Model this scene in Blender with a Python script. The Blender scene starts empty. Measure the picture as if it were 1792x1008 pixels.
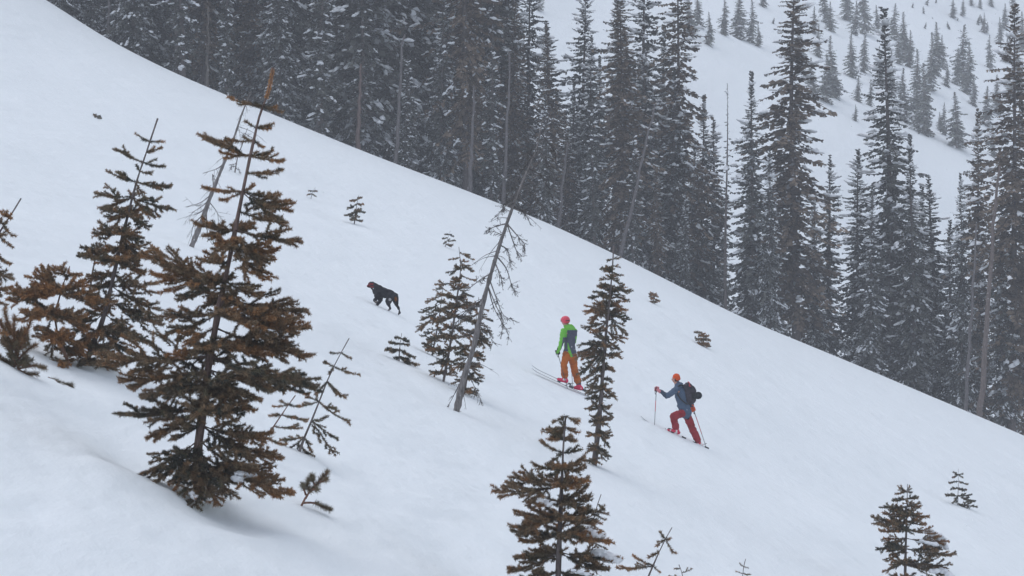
import bpy, bmesh, math, random
import numpy as np
from mathutils import Vector, Matrix

# ------------------------------------------------------------------ camera, sky, sun, exposure
scene = bpy.context.scene
COL = scene.collection
F = 5081.0                     # focal length in photograph pixels (1792 wide)
cam_data = bpy.data.cameras.new("camera")
cam_data.sensor_width = 36.0
cam_data.lens = 36.0 * F / 1792.0
cam_data.clip_start = 0.5
cam_data.clip_end = 3000.0
camera = bpy.data.objects.new("camera", cam_data)
camera.location = (0, 0, 0)
camera.rotation_euler = (math.radians(90), 0, 0)
COL.objects.link(camera)
scene.camera = camera

SUN_EL, SUN_AZ = math.radians(66), math.radians(-55)      # azimuth from +Y towards +X
world = bpy.data.worlds.new("World")
scene.world = world
world.use_nodes = True
wn = world.node_tree
wn.nodes.clear()
sky = wn.nodes.new("ShaderNodeTexSky")
sky.sky_type = 'NISHITA'
sky.sun_disc = False
sky.sun_elevation = SUN_EL
sky.sun_rotation = SUN_AZ
sky.altitude = 2000
sky.air_density = 1.0
sky.dust_density = 4.0
sky.ozone_density = 1.0
hsv = wn.nodes.new("ShaderNodeHueSaturation")            # overcast: the cloud deck greys the sky
hsv.inputs['Saturation'].default_value = 0.46
bgd = wn.nodes.new("ShaderNodeBackground")
bgd.inputs['Strength'].default_value = 0.14
wout = wn.nodes.new("ShaderNodeOutputWorld")
wn.links.new(sky.outputs[0], hsv.inputs['Color'])
wn.links.new(hsv.outputs[0], bgd.inputs['Color'])
wn.links.new(bgd.outputs[0], wout.inputs['Surface'])

sun_data = bpy.data.lights.new("sun", 'SUN')
sun_data.energy = 0.7
sun_data.angle = math.radians(90)
sun_data.color = (1.0, 0.97, 0.94)
sun = bpy.data.objects.new("sun", sun_data)
sdir = Vector((math.sin(SUN_AZ) * math.cos(SUN_EL), math.cos(SUN_AZ) * math.cos(SUN_EL), math.sin(SUN_EL)))
sun.rotation_euler = sdir.to_track_quat('Z', 'Y').to_euler()
COL.objects.link(sun)

scene.view_settings.view_transform = 'Standard'
scene.view_settings.look = 'None'
scene.view_settings.exposure = 0.60
scene.view_settings.gamma = 1.0
scene.cycles.use_denoising = True
scene.cycles.max_bounces = 3
scene.cycles.diffuse_bounces = 2
scene.cycles.volume_bounces = 1
scene.cycles.use_adaptive_sampling = True
scene.cycles.adaptive_threshold = 0.015

# ------------------------------------------------------------------ helpers
def unit(v):
    v = np.asarray(v, float)
    return v / (np.linalg.norm(v, axis=-1, keepdims=True) + 1e-9)

def P(px, py, y):              # a point of the place seen at that pixel, y metres away
    return np.array([(px - 896.0) * y / F, y, (504.0 - py) * y / F])

class Buf:
    """collects triangles with colour and material index, links them as one mesh"""
    def __init__(s): s.V = []; s.T = []; s.C = []; s.M = []; s.n = 0
    def add(s, V, T, c=(1, 1, 1), m=0):
        V = np.asarray(V, np.float32).reshape(-1, 3); T = np.asarray(T, np.int32).reshape(-1, 3)
        c = np.asarray(c, np.float32)
        if c.ndim == 1: c = np.tile(c, (len(V), 1))
        s.V.append(V); s.T.append(T + s.n); s.C.append(c); s.M.append(np.full(len(T), m, np.int32)); s.n += len(V)
    def mesh(s, name, mats, smooth=False, origin=(0, 0, 0)):
        V = np.concatenate(s.V) - np.asarray(origin, np.float32); T = np.concatenate(s.T)
        C = np.concatenate(s.C); M = np.concatenate(s.M)
        me = bpy.data.meshes.new(name)
        me.vertices.add(len(V)); me.vertices.foreach_set('co', V.ravel())
        me.loops.add(len(T) * 3); me.loops.foreach_set('vertex_index', T.ravel())
        me.polygons.add(len(T))
        me.polygons.foreach_set('loop_start', np.arange(0, len(T) * 3, 3, dtype=np.int32))
        me.polygons.foreach_set('loop_total', np.full(len(T), 3, np.int32))
        for m in mats: me.materials.append(m)
        me.polygons.foreach_set('material_index', M)
        me.polygons.foreach_set('use_smooth', np.full(len(T), smooth))
        at = me.color_attributes.new('tint', 'FLOAT_COLOR', 'POINT')
        at.data.foreach_set('color', np.concatenate([C, np.ones((len(C), 1), np.float32)], 1).ravel())
        me.update(calc_edges=True)
        return me

def link(name, me, parent=None, loc=None):
    o = bpy.data.objects.new(name, me)
    COL.objects.link(o)
    if loc is not None: o.location = loc
    if parent is not None: o.parent = parent
    return o

def tag(o, label=None, cat=None, group=None, kind=None):
    if label: o['label'] = label
    if cat: o['category'] = cat
    if group: o['group'] = group
    if kind: o['kind'] = kind
    return o

def thing(name, label, cat, loc, group=None):
    o = bpy.data.objects.new(name, None)
    o.empty_display_size = 0.2
    COL.objects.link(o)
    o.location = loc
    return tag(o, label, cat, group)

def tube(buf, pts, rad, sides=6, c=(1, 1, 1), m=0, cap=True):
    pts = np.asarray(pts, float); n = len(pts)
    rad = np.broadcast_to(np.asarray(rad, float), (n,))
    d = np.gradient(pts, axis=0); d = unit(d)
    ref = np.array([0.0, 0, 1.0]) if abs(d[0][2]) < 0.9 else np.array([1.0, 0, 0])
    V = []
    for i in range(n):
        a = unit(np.cross(d[i], ref)); b = np.cross(a, d[i])
        for k in range(sides):
            t = 2 * math.pi * k / sides
            V.append(pts[i] + rad[i] * (a * math.cos(t) + b * math.sin(t)))
    T = []
    for i in range(n - 1):
        for k in range(sides):
            p, q = i * sides + k, i * sides + (k + 1) % sides
            T += [(p, q, p + sides), (q, q + sides, p + sides)]
    if cap:
        V += [pts[0], pts[-1]]
        for k in range(sides):
            T += [(n * sides, (k + 1) % sides, k), (n * sides + 1, (n - 1) * sides + k, (n - 1) * sides + (k + 1) % sides)]
    buf.add(V, T, c, m)

def smooth_curve(pts, n):      # Catmull-Rom through the points
    pts = np.asarray(pts, float)
    p = np.vstack([2 * pts[0] - pts[1], pts, 2 * pts[-1] - pts[-2]])
    out = []
    m = len(pts) - 1
    for t in np.linspace(0, m, n):
        i = min(int(t), m - 1); u = t - i
        a, b, c, d = p[i], p[i + 1], p[i + 2], p[i + 3]
        out.append(0.5 * ((2 * b) + (c - a) * u + (2 * a - 5 * b + 4 * c - d) * u * u + (3 * b - a - 3 * c + d) * u ** 3))
    return np.array(out)

# ------------------------------------------------------------------ materials
def new_mat(name):
    m = bpy.data.materials.new(name); m.use_nodes = True
    return m, m.node_tree, m.node_tree.nodes['Principled BSDF']

def simple(name, col, rough=0.7, noise=0.0, nscale=20.0, bump=0.0, bscale=60.0, spec=0.3):
    m, nt, b = new_mat(name)
    b.inputs['Roughness'].default_value = rough
    b.inputs['Specular IOR Level'].default_value = spec
    b.inputs['Base Color'].default_value = (*col, 1)
    tc = nt.nodes.new('ShaderNodeTexCoord')
    if noise > 0:
        nz = nt.nodes.new('ShaderNodeTexNoise'); nz.inputs['Scale'].default_value = nscale; nz.inputs['Detail'].default_value = 4
        nt.links.new(tc.outputs['Object'], nz.inputs['Vector'])
        mx = nt.nodes.new('ShaderNodeMix'); mx.data_type = 'RGBA'
        mx.inputs['A'].default_value = (*[c * (1 - noise) for c in col], 1)
        mx.inputs['B'].default_value = (*[min(1, c * (1 + noise)) for c in col], 1)
        nt.links.new(nz.outputs['Fac'], mx.inputs['Factor'])
        nt.links.new(mx.outputs['Result'], b.inputs['Base Color'])
    if bump > 0:
        nb = nt.nodes.new('ShaderNodeTexNoise'); nb.inputs['Scale'].default_value = bscale; nb.inputs['Detail'].default_value = 5
        nt.links.new(tc.outputs['Object'], nb.inputs['Vector'])
        bp = nt.nodes.new('ShaderNodeBump'); bp.inputs['Strength'].default_value = bump; bp.inputs['Distance'].default_value = 0.02
        nt.links.new(nb.outputs['Fac'], bp.inputs['Height']); nt.links.new(bp.outputs['Normal'], b.inputs['Normal'])
    return m

def tinted(name, rough=0.75, spec=0.15, translucent=0.0):      # colour from the mesh's own tint attribute
    m, nt, b = new_mat(name)
    b.inputs['Roughness'].default_value = rough
    b.inputs['Specular IOR Level'].default_value = spec
    a = nt.nodes.new('ShaderNodeAttribute'); a.attribute_name = 'tint'
    nt.links.new(a.outputs['Color'], b.inputs['Base Color'])
    return m

def snow_material():
    m, nt, b = new_mat('snow')
    b.inputs['Base Color'].default_value = (0.86, 0.88, 0.91, 1)
    b.inputs['Roughness'].default_value = 0.85
    b.inputs['Specular IOR Level'].default_value = 0.12
    geo = nt.nodes.new('ShaderNodeNewGeometry')
    mp = nt.nodes.new('ShaderNodeMapping'); mp.inputs['Rotation'].default_value = (0, math.radians(24), math.radians(20))
    mp.inputs['Scale'].default_value = (1.0, 0.35, 1.0)
    nt.links.new(geo.outputs['Position'], mp.inputs['Vector'])
    n1 = nt.nodes.new('ShaderNodeTexNoise'); n1.inputs['Scale'].default_value = 0.55; n1.inputs['Detail'].default_value = 3
    n2 = nt.nodes.new('ShaderNodeTexNoise'); n2.inputs['Scale'].default_value = 3.2; n2.inputs['Detail'].default_value = 6; n2.inputs['Roughness'].default_value = 0.55
    n3 = nt.nodes.new('ShaderNodeTexNoise'); n3.inputs['Scale'].default_value = 38.0; n3.inputs['Detail'].default_value = 3
    nt.links.new(mp.outputs[0], n1.inputs['Vector']); nt.links.new(mp.outputs[0], n2.inputs['Vector'])
    nt.links.new(geo.outputs['Position'], n3.inputs['Vector'])
    b1 = nt.nodes.new('ShaderNodeBump'); b1.inputs['Strength'].default_value = 0.55; b1.inputs['Distance'].default_value = 0.35
    b2 = nt.nodes.new('ShaderNodeBump'); b2.inputs['Strength'].default_value = 0.45; b2.inputs['Distance'].default_value = 0.09
    b3 = nt.nodes.new('ShaderNodeBump'); b3.inputs['Strength'].default_value = 0.25; b3.inputs['Distance'].default_value = 0.008
    nt.links.new(n1.outputs['Fac'], b1.inputs['Height']); nt.links.new(n2.outputs['Fac'], b2.inputs['Height']); nt.links.new(n3.outputs['Fac'], b3.inputs['Height'])
    nt.links.new(b1.outputs['Normal'], b2.inputs['Normal']); nt.links.new(b2.outputs['Normal'], b3.inputs['Normal'])
    nt.links.new(b3.outputs['Normal'], b.inputs['Normal'])
    mx = nt.nodes.new('ShaderNodeMix'); mx.data_type = 'RGBA'
    mx.inputs['A'].default_value = (0.825, 0.875, 0.90, 1); mx.inputs['B'].default_value = (0.865, 0.905, 0.92, 1)
    nt.links.new(n2.outputs['Fac'], mx.inputs['Factor']); nt.links.new(mx.outputs['Result'], b.inputs['Base Color'])
    return m

M_SNOW = snow_material()
M_CLUMP = simple('settled_snow', (0.86, 0.88, 0.91), 0.85, bump=0.5, bscale=14)
M_NEEDLE = tinted('needles')
def bark_material():
    m = tinted('bark', .9, .1); nt = m.node_tree; b = nt.nodes['Principled BSDF']; a = nt.nodes['Attribute']
    tc = nt.nodes.new('ShaderNodeTexCoord'); mp = nt.nodes.new('ShaderNodeMapping'); mp.inputs['Scale'].default_value = (26, 26, 7)
    nz = nt.nodes.new('ShaderNodeTexNoise'); nz.inputs['Scale'].default_value = 1; nz.inputs['Detail'].default_value = 6; nz.inputs['Roughness'].default_value = .7
    cr = nt.nodes.new('ShaderNodeMapRange'); cr.inputs['From Min'].default_value = .3; cr.inputs['From Max'].default_value = .7; cr.inputs['To Min'].default_value = .45; cr.inputs['To Max'].default_value = 1.5
    mx = nt.nodes.new('ShaderNodeVectorMath'); mx.operation = 'SCALE'
    bp = nt.nodes.new('ShaderNodeBump'); bp.inputs['Strength'].default_value = .8; bp.inputs['Distance'].default_value = .01
    nt.links.new(tc.outputs['Object'], mp.inputs[0]); nt.links.new(mp.outputs[0], nz.inputs['Vector']); nt.links.new(nz.outputs['Fac'], cr.inputs['Value'])
    nt.links.new(a.outputs['Color'], mx.inputs[0]); nt.links.new(cr.outputs[0], mx.inputs['Scale']); nt.links.new(mx.outputs[0], b.inputs['Base Color'])
    nt.links.new(nz.outputs['Fac'], bp.inputs['Height']); nt.links.new(bp.outputs[0], b.inputs['Normal'])
    return m
M_WOOD = bark_material()
def flake_material():
    m = bpy.data.materials.new('snowflake'); m.use_nodes = True; nt = m.node_tree; nt.nodes.clear()
    d = nt.nodes.new('ShaderNodeBsdfDiffuse'); t = nt.nodes.new('ShaderNodeBsdfTranslucent'); x = nt.nodes.new('ShaderNodeMixShader'); o = nt.nodes.new('ShaderNodeOutputMaterial')
    for k in (d, t): k.inputs['Color'].default_value = (.95, .96, .98, 1)
    x.inputs[0].default_value = .5
    nt.links.new(d.outputs[0], x.inputs[1]); nt.links.new(t.outputs[0], x.inputs[2]); nt.links.new(x.outputs[0], o.inputs[0])
    return m
M_FLAKE = flake_material()

# ------------------------------------------------------------------ terrain
_rs = np.random.RandomState(7)
_lat = _rs.rand(256, 256)
def vnoise(x, y):
    x = np.asarray(x, float); y = np.asarray(y, float)
    xi = np.floor(x).astype(int); yi = np.floor(y).astype(int)
    fx = x - xi; fy = y - yi
    fx = fx * fx * fx * (fx * (fx * 6 - 15) + 10); fy = fy * fy * fy * (fy * (fy * 6 - 15) + 10)
    g = lambda a, b: _lat[a % 256, b % 256]
    return (g(xi, yi) * (1 - fx) + g(xi + 1, yi) * fx) * (1 - fy) + (g(xi, yi + 1) * (1 - fx) + g(xi + 1, yi + 1) * fx) * fy - 0.5

# profile of the slope along the line of sight, y metres ahead -> z; beyond 150 m it rolls over into a gully, then the far hillside
_py = [-40, 0, 8, 15, 20, 26, 35, 50, 70, 100, 130, 150, 158, 166, 180, 200, 215, 235, 262, 292, 318, 334, 343, 352, 368, 385, 398, 408, 420, 445, 480, 530, 600, 700]
_pp = {235: 60, 262: -95, 292: -265, 318: -395, 334: -456, 343: -464, 352: -440, 368: -470, 385: -532, 398: -562, 408: -570, 420: -548, 445: -625, 480: -700, 530: -790, 600: -900, 700: -1010}
_pz = [-1.2, -1.75, -2.9, -3.55, -3.42, -3.11, -2.92, -2.5, -1.84, 0.12, 2.71, 4.02, 4.0, 3.3, 1.2, -1.2, -0.8]
for _y in _py[len(_pz):]: _pz.append(0.0268 * _y - _pp[_y] * _y / F)
_yy = np.linspace(-40, 700, 2961)
_zz = np.interp(_yy, _py, _pz)
_k = np.hanning(41); _k /= _k.sum()
_zs = np.convolve(np.pad(_zz, 20, mode='reflect', reflect_type='odd'), _k, 'valid')
# small deviations of the crest line from a straight one (x at 150 m -> metres)
_dx = [-60, -28, -24.7, -21, -17.6, -13, -7.5, -2, 1.9, 6, 11.9, 18, 26.4, 60]
_dz = [2.2, 1.0, 0.4, -0.35, -0.55, -0.45, -0.28, 0.05, 0.22, 0.1, -0.28, -0.1, 0.05, 0.0]
_xx = np.linspace(-60, 60, 481); _ds = np.convolve(np.pad(np.interp(_xx, _dx, _dz), 12, mode='edge'), np.hanning(25) / np.hanning(25).sum(), 'valid')
FEATURES = []                  # (x, y, rx, ry, rot, amp): hollows and drifts round the trees
def ground(x, y):
    x = np.asarray(x, float); y = np.asarray(y, float)
    z = np.interp(y, _yy, _zs) - 0.44 * x
    w = np.clip((y - 50) / 60, 0, 1); w = w * w * (3 - 2 * w) * np.clip((260 - y) / 60, 0, 1)
    z = z + w * np.interp(x, _xx, _ds)
    near = np.clip((150 - y) / 40, 0, 1)
    z = z + near * (0.26 * vnoise(x / 5.0 + 3.1, y / 11.0) + 0.08 * vnoise((x + y * .2) / 1.5, y / 5.0 + 9))
    clos = np.clip((46 - y) / 14, 0, 1)
    z = z + clos * (0.075 * vnoise((x - .3 * y) / .6, y / 1.8 + 4) + 0.025 * vnoise(x / .21, y / .4))
    far = np.clip((y - 225) / 40, 0, 1)
    z = z + far * (5.0 * vnoise(x / 34 + 5, y / 46 + 2) + 1.6 * vnoise(x / 11, y / 19 + 7))
    for (fx, fy, rx, ry, rot, amp) in FEATURES:
        c, s = math.cos(rot), math.sin(rot)
        dx, dy = x - fx, y - fy
        a = (dx * c + dy * s) / rx; b = (-dx * s + dy * c) / ry
        z = z + amp * np.exp(-(a * a + b * b))
    return z

def hit(px, py, y0=8.0, y1=690.0):
    """where the line of sight through a pixel meets the snow, beyond y0 metres"""
    ys = np.concatenate([np.arange(y0, min(160, y1), 0.05), np.arange(max(160, y0), y1, 0.4)])
    below = (504.0 - py) * ys / F < ground((px - 896.0) * ys / F, ys)
    i = int(np.argmax(below)) if below.any() else len(ys) - 1
    y = float(ys[i])
    return np.array([(px - 896.0) * y / F, y, float(ground((px - 896.0) * y / F, y))])

# ------------------------------------------------------------------ continuous skins grown over tapered limbs and lumps
def capsule(buf, p0, p1, r0, r1, n=12):
    p0 = np.asarray(p0, float); p1 = np.asarray(p1, float); d = p1 - p0; L = np.linalg.norm(d)
    d = d / L if L > 1e-6 else np.array([0, 0, 1.0])
    pts = []; rad = []
    for a in np.linspace(-math.pi / 2 + .12, -.15, 4): pts.append(p0 + d * r0 * math.sin(a)); rad.append(r0 * math.cos(a))
    pts.append(p0); rad.append(r0); pts.append(p1); rad.append(r1)
    for a in np.linspace(.15, math.pi / 2 - .12, 4): pts.append(p1 + d * r1 * math.sin(a)); rad.append(r1 * math.cos(a))
    ref = np.array([0, 0, 1.0]) if abs(d[2]) < .9 else np.array([1.0, 0, 0])
    a = unit(np.cross(d, ref)); b = np.cross(a, d); V = []; T = []
    for p, r in zip(pts, rad):
        for k in range(n):
            t = 2 * math.pi * k / n; V.append(p + r * (a * math.cos(t) + b * math.sin(t)))
    m = len(pts)
    for i in range(m - 1):
        for k in range(n):
            x, y = i * n + k, i * n + (k + 1) % n; T += [(x, y, x + n), (y, y + n, x + n)]
    V += [pts[0], pts[-1]]
    for k in range(n): T += [(m * n, (k + 1) % n, k), (m * n + 1, (m - 1) * n + k, (m - 1) * n + (k + 1) % n)]
    buf.add(V, T)
def ellip(buf, c, r, rot=None):
    bm = bmesh.new(); bmesh.ops.create_icosphere(bm, subdivisions=3, radius=1.0)
    V = np.array([v.co[:] for v in bm.verts]) * np.asarray(r); T = np.array([[v.index for v in f.verts] for f in bm.faces]); bm.free()
    if rot is not None: V = V @ np.array(rot.to_3x3()).T
    buf.add(V + np.asarray(c), T)
def grow(name, buf, voxel, mat, parent, origin, smooth=6, paint=None, disp=0.0):
    me = buf.mesh(name, [])
    tmp = bpy.data.objects.new('tmp', me); COL.objects.link(tmp)
    m = tmp.modifiers.new('r', 'REMESH'); m.mode = 'VOXEL'; m.voxel_size = voxel
    s = tmp.modifiers.new('s', 'SMOOTH'); s.iterations = smooth; s.factor = .5
    bpy.context.view_layer.update()
    out = bpy.data.meshes.new_from_object(tmp.evaluated_get(bpy.context.evaluated_depsgraph_get()))
    bpy.data.objects.remove(tmp)
    n = len(out.vertices); co = np.empty(n * 3, np.float32); out.vertices.foreach_get('co', co); co = co.reshape(-1, 3)
    if disp > 0:                                           # cloth folds / fur clumps
        no = np.empty(n * 3, np.float32); out.vertices.foreach_get('normal', no); no = no.reshape(-1, 3)
        w = vnoise(co[:, 0] * 14 + co[:, 2] * 9, co[:, 1] * 12 + co[:, 2] * 22) + .5 * vnoise(co[:, 0] * 40, co[:, 2] * 40 + co[:, 1] * 31)
        co = co + no * (disp * w)[:, None]
    for a in list(out.color_attributes): out.color_attributes.remove(a)
    if paint is not None:
        at = out.color_attributes.new('tint', 'FLOAT_COLOR', 'POINT')
        c = np.ones((n, 4), np.float32); c[:, :3] = paint(co)
        at.data.foreach_set('color', c.ravel())
    out.vertices.foreach_set('co', (co - np.asarray(origin, np.float32)).astype(np.float32).ravel())
    out.materials.clear(); out.materials.append(mat)
    out.polygons.foreach_set('use_smooth', np.ones(len(out.polygons), bool))
    out.name = name; out.update()
    return link(name, out, parent)
# ------------------------------------------------------------------ hollows and drifts in the snow round the near trees, then the ground sheet
def feat(px, py, rx, ry, rot, amp):
    b = hit(px, py)
    FEATURES_NEW.append((b[0], b[1], rx, ry, rot, amp))
FEATURES_NEW = []
feat(215, 770, 0.62, 1.5, 0.25, -0.17)      # wind scoop on the uphill side of the big fir
feat(180, 835, 0.40, 2.2, 0.22, 0.04)
feat(400, 905, 0.50, 0.8, 0.1, -0.10)
feat(150, 690, 0.5, 1.8, 0.1, 0.06)
feat(545, 925, 0.25, 0.8, 0.1, -0.05)
feat(120, 655, 0.7, 1.0, 0.1, -0.10)
feat(650, 615, 0.7, 2.4, 0.1, -0.10)
feat(760, 690, 0.9, 1.5, 0.1, -0.10)
feat(1000, 830, 0.8, 1.2, 0.1, -0.07)
feat(580, 380, 0.9, 3.0, 0.1, -0.12)
feat(1655, 875, 0.5, 1.2, 0.1, -0.10)
feat(830, 1000, 0.5, 2.2, 0.2, -0.13)
feat(900, 990, 0.4, 1.6, 0.2, 0.06)
feat(1210, 595, 0.5, 1.8, 0.1, -0.06)
FEATURES.extend(FEATURES_NEW)

def ground_sheet():
    ys = np.concatenate([np.arange(-15, 14, 1.0), np.geomspace(14, 60, 300)[:-1], np.geomspace(60, 170, 150)[:-1], np.geomspace(170, 690, 190)])
    us = np.sort(np.concatenate([np.linspace(-0.21, 0.21, 361), np.linspace(-0.42, -0.2115, 40), np.linspace(0.2115, 0.42, 40)]))
    Y = np.repeat(ys[:, None], len(us), 1)
    X = us[None, :] * (np.maximum(Y, 0) + 4 + 26 * np.clip((14 - Y) / 14, 0, 1))
    Z = ground(X, Y)
    n, m = Y.shape
    idx = np.arange(n * m).reshape(n, m)
    q = np.stack([idx[:-1, :-1], idx[:-1, 1:], idx[1:, 1:], idx[1:, :-1]], -1).reshape(-1, 4)
    T = np.concatenate([q[:, [0, 1, 2]], q[:, [0, 2, 3]]])
    b = Buf(); b.add(np.stack([X, Y, Z], -1).reshape(-1, 3), T)
    o = link('snow_ground', b.mesh('snow_ground', [M_SNOW], smooth=True))
    tag(o, 'smooth snow slope falling to lower right with far hillside beyond', kind='structure')
ground_sheet()

# ------------------------------------------------------------------ conifers near the camera: trunk, and every branch a mesh of its own
RUST = np.array([0.37, 0.19, 0.082]); BROWN = np.array([0.27, 0.185, 0.112]); OLIVE = np.array([0.155, 0.138, 0.088]); DARK = np.array([0.080, 0.083, 0.066])
BARK = np.array([0.17, 0.145, 0.14]); BARK_RED = np.array([0.20, 0.115, 0.085]); DEAD = np.array([0.20, 0.185, 0.18])

def needles(buf, S, E, col, rng, per_m, nl, nw, m=1, fwd=0.7):
    """S, E (n,3) segment ends with colours (n,3): bristles of needles round every segment"""
    L = np.linalg.norm(E - S, axis=1)
    cnt = np.maximum(1, (L * per_m + rng.rand(len(L))).astype(int))
    i = np.repeat(np.arange(len(L)), cnt)
    t = rng.rand(len(i))[:, None]
    d = unit(E - S)[i]
    base = S[i] + (E - S)[i] * t
    r = rng.randn(len(i), 3); r[:, 2] += 0.35
    r = unit(r - d * (r * d).sum(1, keepdims=True))
    nd = unit(r + d * (fwd + 0.35 * rng.randn(len(i), 1)))
    ln = nl * (0.75 + 0.5 * rng.rand(len(i), 1))
    side = unit(np.cross(nd, rng.randn(len(i), 3))) * nw * 0.5
    V = np.stack([base - side, base + side, base + nd * ln], 1).reshape(-1, 3)
    c = col[i] * (0.65 + 0.7 * rng.rand(len(i), 1))
    buf.add(V, np.arange(len(V)).reshape(-1, 3), np.repeat(c, 3, 0), m)

def twigs(buf, S, E, r, col, m=0):
    """thin three-sided sticks for many segments at once"""
    d = unit(E - S); ref = np.tile([0.0, 0.0, 1.0], (len(S), 1)); ref[np.abs(d[:, 2]) > 0.9] = [1, 0, 0]
    a = unit(np.cross(d, ref)); b = np.cross(a, d)
    V = []
    for k in range(3):
        o = a * math.cos(k * 2.094) + b * math.sin(k * 2.094)
        V += [S + o * r[:, None], E + o * r[:, None] * 0.6]
    V = np.stack(V, 1)                     # n,6,3
    f = np.array([(0, 2, 1), (2, 3, 1), (2, 4, 3), (4, 5, 3), (4, 0, 5), (0, 1, 5)])
    T = (np.arange(len(S)) * 6)[:, None, None] + f[None]
    buf.add(V.reshape(-1, 3), T.reshape(-1, 3), np.repeat(col, 6, 0) if col.ndim == 2 else col, m)

def branch_segments(P0, P1, rng, full=1.0, sp=0.06, wid=0.5, sag=0.06, start=0.16):
    """a flat fir spray: axis, side shoots and their own side shoots -> (start, end, outwardness) lists"""
    P0 = np.asarray(P0, float); P1 = np.asarray(P1, float)
    L = np.linalg.norm(P1 - P0); d = (P1 - P0) / L
    side = unit(np.cross(d, [0, 0, 1.0])); up = np.cross(side, d)
    def axis(s): return P0 + d * L * s + up * (L * sag * (-4 * s * (1 - s) * 0.6 + 0.25 * s ** 3)) + side * (L * 0.05 * math.sin(3 * s + P0[0] * 7))
    n = max(3, int(L / 0.09))
    ax = [axis(s) for s in np.linspace(0, 1, n + 1)]
    seg = [(ax[i], ax[i + 1], (i + .5) / n, 0) for i in range(n)]
    s = start + rng.rand() * 0.05; sd = 1 if rng.rand() < .5 else -1
    while s < 0.97:
        l = min(0.42 * L + 0.05, wid * (1 - s) ** 0.85 * L + 0.045) * (0.65 + 0.6 * rng.rand()) * (0.6 + 0.4 * full)
        if rng.rand() < 0.35 + 0.6 * full:
            ang = math.radians(48 + 14 * rng.randn() * .6)
            dd = unit(d * math.cos(ang) + side * sd * math.sin(ang) + up * (0.10 + 0.36 * rng.randn()))
            p = axis(s); m1 = p + dd * l * .5; e = p + unit(dd + d * .25 + up * .06) * l
            seg += [(p, m1, s + .2 * l / L, 1), (m1, e, s + l / L * .6, 1)]
            if l > 0.13:
                t = 0.3 * l; s2 = 1
                while t < 0.95 * l:
                    l2 = 0.5 * (l - t) + 0.028
                    l2 *= 0.7 + .6 * rng.rand()
                    sd2 = unit(np.cross(dd, up))
                    d2 = unit(dd * .72 + sd2 * s2 * .66 + up * (0.08 + .36 * rng.randn()))
                    q = p + (e - p) * (t / l)
                    seg.append((q, q + d2 * l2, s + (t + l2) / L * .6, 2))
                    t += sp * 1.15; s2 = -s2
        s += sp / L * (0.75 + .5 * rng.rand()) * 0.56; sd = -sd
    S = np.array([a[0] for a in seg]); E = np.array([a[1] for a in seg])
    return S, E, np.clip(np.array([a[2] for a in seg]), 0, 1), np.array([a[3] for a in seg])

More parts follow.
